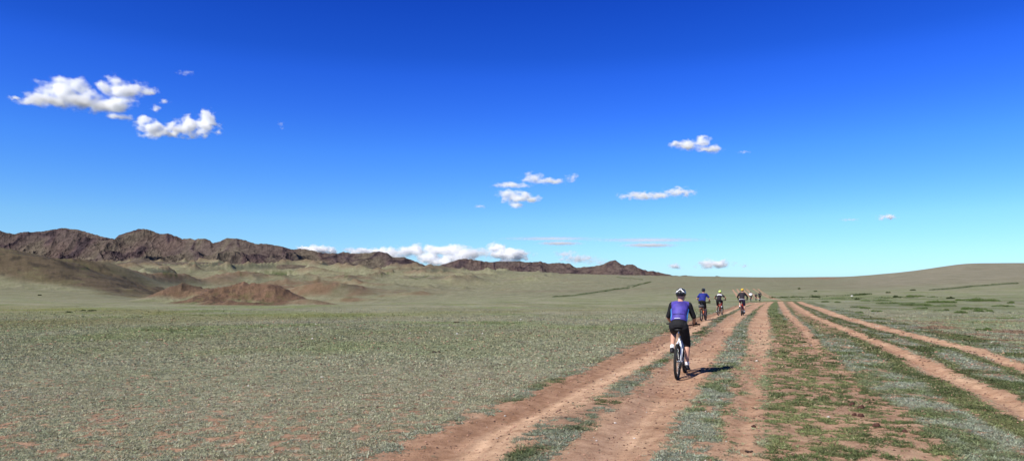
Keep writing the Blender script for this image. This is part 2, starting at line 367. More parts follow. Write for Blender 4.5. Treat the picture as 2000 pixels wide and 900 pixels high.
# ------------------------------------------------------------------ ground mesh
us = np.concatenate([-np.exp(np.linspace(math.log(6), math.log(.84), 26)), np.linspace(-.82, .82, 1180), np.exp(np.linspace(math.log(.84), math.log(6), 26))])
g1 = [5.0]
while g1[-1] < 2600: g1.append(g1[-1] * (1.0055 + .006 * min(1, max(0, (g1[-1] - 10) / 60)) * (1 if g1[-1] < 250 or g1[-1] > 420 else .35)))
ys = np.concatenate([np.linspace(-300, -12, 14), np.linspace(-8, 4.8, 28), np.array(g1), np.exp(np.linspace(math.log(2700), math.log(9500), 14))])
U, Y = np.meshgrid(us, ys); X = U * np.sqrt(Y * Y + 16)
Z = terrain(X, Y); nr, nc = X.shape
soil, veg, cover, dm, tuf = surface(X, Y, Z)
V = np.stack([X, Y, Z], -1).reshape(-1, 3)
idx = np.arange(nr * nc).reshape(nr, nc)
Q = np.stack([idx[:-1, :-1], idx[:-1, 1:], idx[1:, 1:], idx[1:, :-1]], -1).reshape(-1, 4)

m_ground, nt, b = new_mat('steppe_ground')
geo = N(nt, 'ShaderNodeNewGeometry').outputs['Position']
aS = N(nt, 'ShaderNodeAttribute', attribute_name='soil').outputs['Color']; aV = N(nt, 'ShaderNodeAttribute', attribute_name='veg').outputs['Color']
aC = N(nt, 'ShaderNodeAttribute', attribute_name='cover').outputs['Fac']; aT = N(nt, 'ShaderNodeAttribute', attribute_name='tuft').outputs['Fac']
n1 = noise(nt, geo, 9, 4, .65); n2 = noise(nt, geo, 38, 3, .6); n3 = noise(nt, geo, 1.7, 3, .6); n4 = noise(nt, geo, 120, 2, .6)
# threshold field roughly uniform in 0..1
h = math_(nt, 'ADD', math_(nt, 'MULTIPLY', n1, .55), math_(nt, 'MULTIPLY', n2, .45))
h = math_(nt, 'ADD', h, math_(nt, 'MULTIPLY', aT, .13))
h = mrange(nt, h, .36, .64)
fac = mrange(nt, math_(nt, 'SUBTRACT', aC, h), -.05, .05, 0, 1, True)
vv = mixc(nt, mrange(nt, n2, .35, .65), (.60, .60, .60), (1.35, 1.35, 1.30)); vv2 = mixc(nt, mrange(nt, n1, .3, .7), (.86, .84, .80), (1.12, 1.13, 1.15))
mpx = N(nt, 'ShaderNodeMapping'); mpx.inputs['Scale'].default_value = (.16, .05, .3); nt.links.new(geo, mpx.inputs[0]); nL = noise(nt, mpx.outputs[0], 1.0, 7, .68)
vegc = mixc(nt, 1.0, mixc(nt, 1.0, aV, vv, 'MULTIPLY'), vv2, 'MULTIPLY'); vegc = mixc(nt, 1.0, vegc, mixc(nt, mrange(nt, nL, .36, .64), (.80, .82, .76), (1.16, 1.14, 1.16)), 'MULTIPLY'); n5 = noise(nt, geo, 1.3, 5, .7); vegc = mixc(nt, 1.0, vegc, mixc(nt, mrange(nt, n5, .38, .62), (.80, .80, .78), (1.17, 1.17, 1.18)), 'MULTIPLY')
sv = mixc(nt, mrange(nt, n4, .35, .68), (.78, .76, .74), (1.18, 1.2, 1.22)); mot = noise(nt, geo, 5.5, 4, .7); sv = mixc(nt, 1., sv, mixc(nt, mrange(nt, mot, .35, .62), (.72, .68, .66), (1.08, 1.09, 1.1)), 'MULTIPLY'); sv2 = mixc(nt, mrange(nt, n3, .3, .7), (.88, .86, .84), (1.1, 1.12, 1.13))
peb = mrange(nt, n2, .66, .72)
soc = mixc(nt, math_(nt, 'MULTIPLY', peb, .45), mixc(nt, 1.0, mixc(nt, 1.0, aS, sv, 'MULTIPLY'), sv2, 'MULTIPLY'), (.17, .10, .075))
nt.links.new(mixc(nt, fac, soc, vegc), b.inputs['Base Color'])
b.inputs['Roughness'].default_value = .95; b.inputs['Specular IOR Level'].default_value = .08
bp = N(nt, 'ShaderNodeBump'); bp.inputs['Strength'].default_value = .75; bp.inputs['Distance'].default_value = .03
nt.links.new(math_(nt, 'ADD', math_(nt, 'MULTIPLY', n2, math_(nt, 'ADD', fac, .5)), math_(nt, 'MULTIPLY', n4, .25)), bp.inputs['Height']); nt.links.new(bp.outputs[0], b.inputs['Normal'])

# partition: wheel tracks, hills, ground
lab = np.zeros(nr * nc, int)
for i, k in enumerate(TR): lab[(track_mask(k, X, Y, .05).ravel() > .5)] = i + 1
PXv = (CX + F * X / np.maximum(Y, 3)).ravel(); PYv = (HY + (CH - Z) * F / np.maximum(Y, 3)).ravel()
hill = (PXv < 430) & (Y.ravel() > 340) & (Y.ravel() < 720) & (PYv < np.interp(PXv, [0, 100, 200, 300, 400, 430], [537, 552, 569, 586, 600, 640]))
lab[hill & (lab == 0)] = 90
rmask = np.zeros(nr * nc)
for (mp, md, mh, sx, sy, kk) in MOUNDS[:9]: rmask = np.maximum(rmask, np.exp(-((X - (mp - CX) / F * md) / sx) ** 2 - ((Y - md) / sy) ** 2).ravel())
lab[(rmask > .3) & (lab == 0)] = 91
rh_ = (PXv > 1600) & (Y.ravel() > 330) & (Y.ravel() < 2000); lab[rh_ & (lab == 0)] = 92
ql = lab[Q[:, 0]]
soilf, vegf, covf, tuff = soil.reshape(-1, 3), veg.reshape(-1, 3), cover.ravel(), tuf.ravel()
def sub_mesh(name, sel, smooth=True):
    q = Q[sel]
    if len(q) == 0: return None
    uq, inv = np.unique(q, return_inverse=True)
    me = np_mesh(name, V[uq], inv.reshape(-1, 4), smooth)
    vcol(me, 'soil', soilf[uq]); vcol(me, 'veg', vegf[uq]); vflt(me, 'cover', covf[uq]); vflt(me, 'tuft', tuff[uq])
    o = link(name, me, m_ground); tag(o, kind='structure'); return o
sub_mesh('ground', ql == 0)
TLAB = {'a': 'left wheel rut of the main dirt track', 'b': 'right wheel rut of the main dirt track', 'c': 'rough rutted dirt track right of the main one', 'd': 'faint pale rut fading among green weeds',
        'e': 'bare dirt rut left of the rightmost one', 'f': 'rightmost bare dirt rut beside the meadow'}
for i, k in enumerate(TR):
    o = sub_mesh('dirt_track', ql == i + 1)
    if o and k in TLAB: o['label'] = TLAB[k]
sub_mesh('hill', ql == 90); sub_mesh('hill', ql == 91); sub_mesh('hill', ql == 92)
del soilf, vegf

# ------------------------------------------------------------------ mountains
def mountain(name, sky, D0, DR, D1, base_py, ncol, nrow, seed, rough, relief, green):
    sx = np.array([p[0] for p in sky], float); sy = np.array([p[1] for p in sky], float)
    px = np.linspace(sx[0], sx[-1], ncol); t = np.linspace(0, 1, nrow)
    P, T = np.meshgrid(px, t)
    wig = (fbm(P / 260., T * 0, 2, seed + 9)) * .06
    D = np.where(T < .7, D0 + (DR * (1 + wig) - D0) * (T / .7), DR * (1 + wig) + (D1 - DR * (1 + wig)) * ((T - .7) / .3))
    xx = (P - CX) / F * D; yy = D
    skyp = np.interp(px, sx, sy) + fbm(px / 5., px * 0, 3, seed) * rough - .5
    drg = DR * (1 + wig[0]); zr = (CH - (skyp - HY) * drg / F)
    b_ = np.interp(px, [p[0] for p in base_py], [p[1] for p in base_py]); zb = CH - (b_ - HY) * D0 / F
    e = np.where(T < .7, T / .7, 1 - ((T - .7) / .3)); e = np.clip(e, 0, 1)
    R = ridged(xx / relief + seed, yy / (relief * 1.3), 7, seed + 20, .56)
    R2 = ridged(xx / (relief * .22) + 4, yy / (relief * .3), 4, seed + 30, .55)
    R3 = ridged(xx / (relief * .07) + 9, yy / (relief * .09), 3, seed + 35, .55)
    S = e ** 1.12
    amp = 4 * e * (1 - e)
    kk = np.exp(-np.linspace(-2.5, 2.5, 161) ** 2); kk /= kk.sum(); zsm = np.convolve(np.pad(zr, 80, mode='edge'), kk, mode='valid')
    wgt = ss(.92, .995, e); hgt = (zsm[None, :] * (1 - wgt) + zr[None, :] * wgt) - zb[None, :]
    zz = zb[None, :] + hgt * (S * (1 - .80 * np.clip(.80 - R, 0, 1) * np.clip(amp, 0, 1) / .5) + .10 * amp * (R - .3)) + np.maximum(hgt, 40) * ((R2 - .42) * .15 * (.25 + e * (1.35 - e)) * ss(.05, .3, e) + (R3 - .4) * .022 * ss(.1, .4, e))
    zz = zz - 15 * (1 - ss(0, .06, T))
    # nothing in front of the crest may rise above it as seen from the plain
    lim = CH + (zr - CH)[None, :] * (D / drg[None, :]) * (.985 - .02 * R2) - 1.0
    zz = np.where(T < .7, np.minimum(zz, lim - (1 - T / .7) * 2), zz)
    row = np.argmin(np.abs(t - .7)); zz[row] = zr
    Vm = np.stack([xx, yy, zz], -1)
    gy, gx = np.gradient(zz); dx = np.gradient(xx, axis=1); dy = np.gradient(yy, axis=0)
    slope = np.hypot(gx / np.maximum(dx, .1), gy / np.maximum(dy, .1))
    rock = np.array([.078, .056, .056]); dark = np.array([.036, .028, .032]); rd = np.array([.094, .060, .054])
    grn = np.array([.112, .096, .070])
    col = np.ones(xx.shape + (3,)) * rock
    col = lerp(col, rd[None], ss(-.2, .5, fbm(xx / 160, yy / 160, 4, seed + 40)) * .6)
    dk = ss(.36, .62, R2) * ss(.4, .95, e + fbm(xx / 120, yy / 120, 3, seed + 50) * .3)
    col = lerp(col, dark[None], dk * .85)
    gr = (1 - ss(green - .16, green + .22, e + fbm(xx / 170, yy / 300, 4, seed + 60) * .55 + (R2 - .4) * .35)) 
    gr = np.clip(gr + .75 * (1 - ss(.10, .30, slope)) + .35 * (1 - ss(.25, .45, R2)), 0, 1)
    col = lerp(col, grn[None], gr * .8)
    id_ = np.arange(nrow * ncol).reshape(nrow, ncol)
    q = np.stack([id_[:-1, :-1], id_[:-1, 1:], id_[1:, 1:], id_[1:, :-1]], -1).reshape(-1, 4)
    me = np_mesh(name, Vm.reshape(-1, 3), q, False); vcol(me, 'col', col.reshape(-1, 3))
    return me
m_rock, nt, b = new_mat('mountain_rock')
geo = N(nt, 'ShaderNodeNewGeometry').outputs['Position']; aV = N(nt, 'ShaderNodeAttribute', attribute_name='col').outputs['Color']
na = noise(nt, geo, .035, 6, .7); nb = noise(nt, geo, .008, 4, .6)
c1 = mixc(nt, mrange(nt, na, .38, .62), (.62, .60, .62), (1.3, 1.28, 1.25)); nt.links.new(mixc(nt, 1., aV, c1, 'MULTIPLY'), b.inputs['Base Color'])
b.inputs['Roughness'].default_value = .95; b.inputs['Specular IOR Level'].default_value = .05
bp = N(nt, 'ShaderNodeBump'); bp.inputs['Strength'].default_value = .9; bp.inputs['Distance'].default_value = 7
nt.links.new(na, bp.inputs['Height']); nt.links.new(bp.outputs[0], b.inputs['Normal'])
sky1 = [(-260, 470), (-120, 455), (-40, 446), (0, 451), (15, 455), (25, 458), (45, 454), (75, 453), (100, 449), (125, 445.5), (140, 447.5), (160, 451), (185, 457.5), (195, 462), (212, 464.5), (224, 467.5), (232, 459.5), (250, 454), (270, 448), (287, 447.5), (300, 453), (315, 457), (329, 456), (340, 461), (350, 464), (357, 467), (372, 465.5), (380, 469), (387, 466), (402, 466), (410, 470), (415, 475), (430, 471), (442, 466), (462, 465.5), (480, 470), (497, 476), (525, 477), (547, 481), (572, 487), (592, 486), (607, 489), (630, 494), (660, 495.5), (670, 492.5), (690, 495.5), (720, 494), (740, 490.5), (755, 494), (767, 502.5), (790, 503), (807, 509), (832, 519), (860, 527), (900, 545)]
sky2 = [(780, 540), (830, 520), (858, 518), (870, 515), (895, 507), (907, 505), (935, 509), (955, 512), (975, 511), (1000, 511), (1010, 510), (1032, 512.5), (1057, 511), (1070, 515.5), (1092, 513), (1112, 515.5), (1125, 522.5), (1160, 520.5), (1175, 517.5), (1190, 510), (1201, 508), (1212, 516), (1220, 518), (1235, 516), (1250, 525), (1265, 529), (1285, 531), (1312, 538), (1327, 539.5), (1340, 537.5), (1362, 541), (1385, 542), (1400, 539.5), (1420, 543)]
o = link('mountain_ridge', mountain('mountain_ridge', sky1, 2350, 3500, 4300, [(-260, 518), (0, 518), (400, 516), (600, 519), (800, 526), (900, 548)], 1050, 300, 300, 1.3, 420, .62), m_rock)
tag(o, 'brown craggy mountain range with green lower slopes on the left horizon', kind='structure')
o = link('mountain_ridge', mountain('mountain_ridge', sky2, 4300, 5200, 6000, [(780, 545), (1000, 540), (1200, 543), (1420, 548)], 640, 170, 420, 1.3, 420, .12), m_rock)
tag(o, 'purple brown craggy range behind the green slope at centre', kind='structure')

# ------------------------------------------------------------------ ground cover geometry (tufts)
def blades(P, S, Hh, col, K, spread=.5, w=.10, jit=.25, r=None):
    """P (n,3) tuft bases, S radius, Hh height, col (n,3): K blades each (one tapered triangle)"""
    r = r or rng; n = len(P); a = r.random((n, K)) * 2 * np.pi; q = np.sqrt(r.random((n, K))) * S[:, None]
    bx = P[:, None, 0] + np.cos(a) * q; by = P[:, None, 1] + np.sin(a) * q; bz = P[:, None, 2] - .004 + 0 * q
    hh = Hh[:, None] * (.45 + .75 * r.random((n, K))); a2 = a + (r.random((n, K)) - .5) * 2.2
    tx = bx + np.cos(a2) * hh * spread * r.random((n, K)) * 1.6; ty = by + np.sin(a2) * hh * spread * r.random((n, K)) * 1.6; tz = bz + hh
    a3 = r.random((n, K)) * np.pi; ww = S[:, None] * w * (.6 + .8 * r.random((n, K)))
    v0 = np.stack([bx - np.cos(a3) * ww, by - np.sin(a3) * ww, bz], -1); v1 = np.stack([bx + np.cos(a3) * ww, by + np.sin(a3) * ww, bz], -1)
    v2 = np.stack([tx, ty, tz], -1)
    VV = np.stack([v0, v1, v2], 2).reshape(-1, 3)
    cc = col[:, None, :] * (1 + (r.random((n, K, 1)) - .5) * 2 * jit) * np.array([1, 1, 1.])
    cc = np.repeat(cc.reshape(-1, 3), 3, axis=0)
    return VV, cc
def tri_object(name, VV, cc, m):
    me = np_mesh(name, VV, np.arange(len(VV)).reshape(-1, 3)); vcol(me, 'col', cc); return link(name, me, m)
m_leaf = attr_mat('leaf_green', trans=.25)
def scatter(n, y0, y1, umin, umax, seed):
    r = np.random.default_rng(seed); y = np.exp(r.uniform(math.log(y0), math.log(y1), n)); u = r.uniform(umin, umax, n)
    x = u * y; z = terrain(x, y); s, v, c, d, t = surface(x, y, z)
    return r, x, y, z, v, c, d, t
parts_g, parts_s = [], []
def lay(n, y0, y1, umin, umax, seed, K, sz, ht, wbl):
    r, x, y, z, v, c, d, t = scatter(n, y0, y1, umin, umax, seed)
    thr = .5 + t * .55 + (r.random(n) - .5) * .35
    keep = (((c > thr) & (c > .12)) | ((c > .05) & (r.random(n) < .16))) & (r.random(n) < (1 - ss(12, 75, y)) * .9 + .01)
    sparse = (c <= thr)[keep]; x, y, z, v = x[keep], y[keep], z[keep], v[keep]; m = len(x)
    sc = np.clip(y / 12, .75, 2.4) ** .6
    S = sz * sc * (.6 + .9 * r.random(m)); H = ht * sc ** .6 * (.5 + 1.0 * r.random(m))
    S = np.where(sparse, S * .55, S); H = np.where(sparse, H * .7, H)
    v = np.where((sparse & (r.random(m) < .7))[:, None], np.array([.17, .12, .075]), v)
    grn = (v[:, 1] > v[:, 0] * 1.13) & (v[:, 1] < .24)
    H = np.where(grn, H * 1.35, H)
    # each plant has its own tint
    tint = (1 + (r.random((m, 1)) - .5) * .5) * np.array([1., 1., 1.]) * (1 + (r.random((m, 3)) - .5) * .14)
    straw = r.random(m) < .05
    col = v * tint * (np.where(grn, 1.25, 1.50) - .26 * ss(9, 26, y))[:, None]; col[straw] = np.array([.36, .30, .18]) * (.7 + .5 * r.random((straw.sum(), 1)))
    P = np.stack([x, y, z], -1)
    for flag, dst in ((grn, parts_g), (~grn, parts_s)):
        if flag.sum(): dst.append(blades(P[flag], S[flag], H[flag], col[flag], K, 1.3, wbl, .35, r))
lay(62000, 5.6, 15, -.80, .80, 11, 11, .042, .024, .17)
lay(56000, 15, 40, -.80, .80, 12, 6, .05, .028, .24)
lay(42000, 40, 115, -.80, .80, 13, 4, .06, .035, .30)
o = tri_object('grass', np.concatenate([p[0] for p in parts_g]), np.concatenate([p[1] for p in parts_g]), m_leaf)
tag(o, 'short green grass and weeds growing between the wheel tracks', 'grass', kind='stuff')
o = tri_object('ground_cover', np.concatenate([p[0] for p in parts_s]), np.concatenate([p[1] for p in parts_s]), m_leaf)
tag(o, 'low silvery sage ground cover spread over the steppe', 'ground cover', kind='stuff')

# loose gravel on the bare soil
r = np.random.default_rng(21); n = 48000
y = np.exp(r.uniform(math.log(5.6), math.log(40), n)); x = r.uniform(-.8, .8, n) * y; z = terrain(x, y); s_, v_, c_, d_, t_ = surface(x, y, z)
k = r.random(n) < (.25 + .75 * (1 - c_)) * .8; x, y, z = x[k], y[k], z[k]; n = len(x)
oct_ = np.array([[1, 0, 0], [-1, 0, 0], [0, 1, 0], [0, -1, 0], [0, 0, 1], [0, 0, -1.]]); of = np.array([[0, 2, 4], [2, 1, 4], [1, 3, 4], [3, 0, 4], [2, 0, 5], [1, 2, 5], [3, 1, 5], [0, 3, 5]])
sz = .0052 * (.6 + 1.6 * r.random(n) ** 4 * 1.8) * np.clip(y / 10, .8, 2.2)
VV = oct_[None] * (sz[:, None] * (.6 + .8 * r.random((n, 6))))[..., None] * np.array([1.3, 1.3, .8]) + np.stack([x, y, z + sz * .35], -1)[:, None, :]
ff = (of[None] + np.arange(n)[:, None, None] * 6).reshape(-1, 3)
pc = np.where((r.random(n) < .015)[:, None], np.array([.50, .45, .41]), np.where((r.random(n) < .4)[:, None], np.array([.14, .085, .065]), np.array([.34, .20, .14])))
pc = pc * (.7 + .6 * r.random((n, 1)))
me = np_mesh('gravel', VV.reshape(-1, 3), ff); vcol(me, 'col', np.repeat(pc, 6, axis=0)); o = link('gravel', me, attr_mat('pebbles', rough=.9))
tag(o, 'loose gravel and grit scattered on the bare soil', 'gravel', kind='stuff')

# ------------------------------------------------------------------ shrubs
m_shrub = attr_mat('shrub_leaves', trans=.22)
def shrub_mesh(name, rx, ry, h, nl, ls, base, seed, hy=.5):
    r = np.random.default_rng(seed); nb = max(4, int(5 + rx * 2.2))
    cx = r.uniform(-.75, .75, nb) * rx; cy = r.uniform(-.75, .75, nb) * ry; edge = np.hypot(cx / rx, cy / ry); hb = h * (1 - .6 * edge) * r.uniform(.45, 1.1, nb)
    rb = np.maximum(r.uniform(.28, .5, nb) * min(rx, ry * 1.4), .1)
    k = r.integers(0, nb, nl); th = r.random(nl) * 2 * np.pi; ph = np.arccos(r.random(nl)); rad = .35 + .65 * r.random(nl) ** .4
    x = cx[k] + np.cos(th) * np.sin(ph) * rb[k] * 1.2 * rad; y = cy[k] + np.sin(th) * np.sin(ph) * rb[k] * rad; z = np.cos(ph) * hb[k] * rad * (1 + .25 * vn3(x * 5, y * 5, ph * 3, seed % 50))
    P = np.stack([x, y, np.maximum(z, .0)], -1)
    a = r.normal(size=(nl, 3)); a /= np.linalg.norm(a, axis=1)[:, None]; bb = np.cross(a, r.normal(size=(nl, 3))); bb /= np.linalg.norm(bb, axis=1)[:, None]
    a[:, 2] = np.abs(a[:, 2]) + .3
    s = ls * (.6 + .8 * r.random((nl, 1)))
    VV = np.stack([P - bb * s * .35, P + bb * s * .35, P + a * s], 1).reshape(-1, 3)
    cc = np.array(base) * (.7 + .6 * r.random((nl, 1))) * (1 + (r.random((nl, 3)) - .5) * .15)
    me = np_mesh(name, VV, np.arange(nl * 3).reshape(-1, 3)); vcol(me, 'col', np.repeat(cc, 3, axis=0)); return me
G1, G2, G3 = (.11, .155, .05), (.145, .185, .08), (.06, .08, .034)
SHR = [  # px, base py, w px, h px, colour, label
 (1912, 588, 54, 9, G1, 'broad dense green shrub, largest of those on the right flat'),
 (1837, 591, 36, 7, G1, 'wide green shrub left of the broadest shrub'),
 (1857, 583, 11, 5, G3, 'small dark shrub just behind the wide green shrub'),
 (1875, 587, 13, 4, G1, 'little green shrub touching the left end of the broadest shrub'),
 (1712, 588, 34, 6, G2, 'low green shrub at the left end of the shrub patch'),
 (1738, 593, 30, 6, G2, 'grassy looking green shrub in the left middle of the shrub patch'),
 (1750, 581, 14, 5, G3, 'dark small shrub behind the left end of the patch'),
 (1787, 579, 26, 4, G1, 'thin dark green shrub behind the middle of the patch'),
 (1784, 596, 36, 9, G2, 'tall light green shrub clump in the middle of the patch'),
 (1812, 597, 12, 5, G1, 'round green shrub right of the tall light green clump'),
 (1848, 598, 40, 5, G2, 'flat light green shrub in front of the wide green shrub'),
 (1895, 604, 32, 8, G1, 'rounded green shrub at the front right of the patch'),
 (1920, 608, 24, 7, G1, 'green shrub at the lower right corner of the patch'),
 (1876, 611, 22, 6, G1, 'isolated round green shrub in front of the patch'),
 (1847, 606, 12, 4, G1, 'small green shrub left of the isolated round one'),
 (1833, 607, 10, 3, G2, 'tiny pale green shrub in front of the patch'),
 (1803, 603, 22, 6, G2, 'light green shrub in front of the tall clump'),
 (1674, 600, 20, 5, G2, 'leftmost green shrub beside the bare ruts'),
 (1689, 602, 14, 4, G1, 'small shrub touching the leftmost green shrub'),
 (1681, 611, 14, 4, G1, 'lone low shrub nearest the bare ruts'),
 (1712, 608, 16, 5, G1, 'lone low shrub in front of the grassy looking shrub'),
 (1922, 645, 26, 9, G1, 'nearest green shrub, standing alone in the reddish meadow'),
 (1968, 622, 24, 4, G1, 'low flat shrub behind the nearest shrub'),
 (1974, 592, 10, 8, G1, 'upright green shrub near the right edge'),
 (1960, 599, 30, 7, G2, 'loose green shrub below the upright one'),
 (1594, 581, 12, 4, G3, 'dark shrub at the far end of the ruts'),
 (1613, 590, 14, 4, G2, 'small pale shrub beside the far end of the ruts'),
 (1636, 591, 18, 4, G2, 'low pale green shrub between the ruts and the patch'),
 (1673, 585, 8, 4, G3, 'small dark shrub behind the low pale shrubs'),
 (1734, 572, 6, 2.5, G3, 'dark dot of a shrub at the foot of the right slope'),
 (1783, 567, 7, 2.5, G3, 'dark little shrub on the lower right slope'),
 (1560, 564.5, 5, 2, G3, 'dark speck of a shrub on the far slope'),
 (1593, 569.5, 5, 2, G3, 'second dark speck of a shrub, lower on the far slope'),
 (135, 610, 11, 3, G3, 'dark shrub on the olive band at far left'),
 (180, 607, 12, 3, G3, 'dark shrub right of the other on the olive band'),
 (163, 606.5, 5, 2, G3, 'tiny dark shrub between the two on the olive band'),
 (78, 577, 5, 2, G3, 'tiny dark shrub on the pale slope at far left'),
 (1376, 592, 24, 4, (.10, .12, .05), 'olive shrub at the meadow edge beside the second rider'),
]
for i, (px, py, w, h, col, lb) in enumerate(SHR):
    gx, gy, gz = px2ground(px, py); mpp = gy / F
    rx = w * mpp / 2 * (1.15 + .35 * (px > 1650)); hh = h * mpp * .85; ry = max(rx * .55, hh * .8)
    me = shrub_mesh('shrub', rx, ry, hh, int(min(2600, 260 + w * h * 7)), max(.04, 1.5 * mpp), col, 500 + i)
    o = link('shrub', me, m_shrub); o.location = (gx, gy, gz - .01); tag(o, lb, 'shrub', 'shrubs on the steppe')
def thicket(name, pts, wpx, hpx, n, col, seed, lb):
    r = np.random.default_rng(seed); G = np.array([px2ground(*p) for p in pts]); t = np.linspace(0, 1, len(G)); q = r.random(n)
    cl = ss(-.1, .35, vn2(q * 40, q * 0, seed)); keep = r.random(n) < .15 + .85 * cl; q = q[keep]; n = len(q)
    x = np.interp(q, t, G[:, 0]); y = np.interp(q, t, G[:, 1]) ; mp = y / F; x = x + r.normal(size=n) * wpx * mp; y = y + r.normal(size=n) * wpx * mp * 2.0
    z = terrain(x, y); hh = hpx * mp * (.4 + .6 * vn2(q * 90, q * 0, seed + 1) ** 2 + .3); z = z + r.random(n) * hh
    P = np.stack([x, y, z], -1); a = r.normal(size=(n, 3)); b2 = r.normal(size=(n, 3)); s = (mp * 1.1)[:, None]
    VV = np.stack([P - b2 * s * .4, P + b2 * s * .4, P + a * s * .6], 1).reshape(-1, 3)
    cc = np.array(col) * (.65 + .6 * r.random((n, 1)))
    o = tri_object(name, VV, np.repeat(cc, 3, axis=0), m_shrub); tag(o, lb, 'thicket', kind='stuff')
thicket('thicket', [(1505, 582), (1560, 581), (1610, 579.5), (1665, 577), (1700, 575)], 2.2, 3.5, 6000, (.06, .09, .03), 61, 'dark green band of low brush where the tracks dip')
thicket('thicket', [(1535, 585), (1640, 584), (1760, 582), (1830, 581)], 3, 3, 3500, (.09, .13, .045), 62, 'light green weeds along the foot of the right slope')
thicket('thicket', [(1815, 566.5), (1850, 564), (1880, 561), (1900, 559), (1950, 555), (1988, 553)], (.7), 1.3, 1500, (.06, .08, .035), 63, 'thin dark line of brush climbing the right slope')
thicket('thicket', [(1080, 579), (1120, 577), (1160, 571), (1200, 565), (1228, 562), (1250, 556), (1271, 550.5)], .7, 1.0, 2600, (.065, .09, .035), 64, 'dark green brush along the stream on the far slope')

# ------------------------------------------------------------------ dung and stones
def lump_mesh(name, lumps, seed, sub=3, amp=.16):
    bm = bmesh.new()
    for (x, y, z, r_) in lumps:
        bmesh.ops.create_icosphere(bm, subdivisions=sub, radius=r_, matrix=Matrix.Translation((x, y, z)) @ Matrix.Diagonal((1.15, 1, .78, 1)))
    from mathutils import noise as mn
    for v in bm.verts: v.co += v.normal * (mn.fractal(v.co * 22 + Vector((seed, 0, 0)), 1, 2, 4) * amp * .08)
    me = bpy.data.meshes.new(name); bm.to_mesh(me); bm.free()
    for p in me.polygons: p.use_smooth = True
    return me
m_dung = mat('dried_dung', (.065, .028, .020), .9, var=.5, scale=40, bump=.6); m_dung2 = mat('old_dung', (.035, .022, .016), .95, var=.5, scale=40, bump=.6)
DUNG = [(1664, 792, 13, 0, 'red brown dung lump, highest of the group right of the ruts'), (1682, 798, 14, 0, 'dark red dung lump just right of the highest one'), (1669, 811, 10, 0, 'dung lump below the highest one, left of its neighbour'),
        (1681, 813, 13, 0, 'lowest of the four dung lumps lying close together'), (1712, 833, 15, 0, 'largest dark red dung lump, alone below the group of four'), (1767, 843, 11, 0, 'upright reddish dung lump right of the largest one'),
        (1797, 859, 13, 1, 'flat dark dung patty, rightmost on the bare soil'), (1472, 833, 9, 0, 'small round dung lump in the rough track'), (1461, 880, 15, 1, 'flattened dung pile in the rough track near the bottom edge'),
        (1496, 815, 9, 1, 'crumbled dung beside weeds at the rough track edge'), (1559, 873, 9, 1, 'crumbled dung among weeds near the bottom edge'), (1696, 833, 5, 1, 'crumb of dung left of the largest lump'),
        (747, 672, 10, 1, 'black dung pile on the open meadow, middle distance'), (852, 688, 18, 1, 'wide dark dung pile on the meadow nearest the track'), (893, 630, 14, 1, 'far dark dung pile on the meadow centre'),
        (511, 646, 7, 1, 'small far dung pile on the meadow at left'), (354, 764, 4, 1, 'tiny dark dung bit in the left foreground meadow'), (83, 717, 6, 1, 'tiny dung bit at the left edge of the meadow'), (1450, 667, 5, 1, 'dark dung bit beside the rough track')]
for i, (px, py, w, kd, lb) in enumerate(DUNG):
    gx, gy, gz = px2ground(px, py); rr = w * gy / F * .5; r = random.Random(i)
    if kd == 0: L = [(0, 0, rr * .55, rr * .8), (rr * .5, rr * .2, rr * .4, rr * .55), (-rr * .5, .1 * rr, rr * .35, rr * .5), (.1 * rr, -rr * .3, rr * 1.0, rr * .42)]
    else: L = [(r.uniform(-.85, .85) * rr, r.uniform(-.6, .6) * rr, rr * .16, rr * r.uniform(.16, .34)) for _ in range(8)]
    o = link('dung_pile', lump_mesh('dung_pile', L, i * 3, 2, .12), m_dung if kd == 0 else m_dung2); o.location = (gx, gy, gz - .01 + (-.05 if 1040 > px > 10000 else 0)); tag(o, lb, 'dung', 'dried dung lying on the ground')
m_stone = mat('pale_stone', (.60, .58, .54), .85, var=.2, scale=12, bump=.4)
for i, (px, py, w, lb) in enumerate([(1664, 578.5, 4, 'white boulder in the dark brush beyond the tracks'), (1075, 797, 0, ''), (485, 753, 4, 'pale stone in the middle of the left meadow'), (1017, 624, 3, 'white stone far out on the meadow'), (893, 652, 4, 'pale stone between the dung piles')]):
    if not w: continue
    gx, gy, gz = px2ground(px, py); rr = w * gy / F * .5
    o = link('stone', lump_mesh('stone', [(0, 0, rr * .4, rr), (rr * .5, .1 * rr, rr * .3, rr * .7)], i * 7 + 2, 2, rr * 2), m_stone); o.location = (gx, gy, gz - .01); tag(o, lb, 'stone', 'pale stones on the steppe')
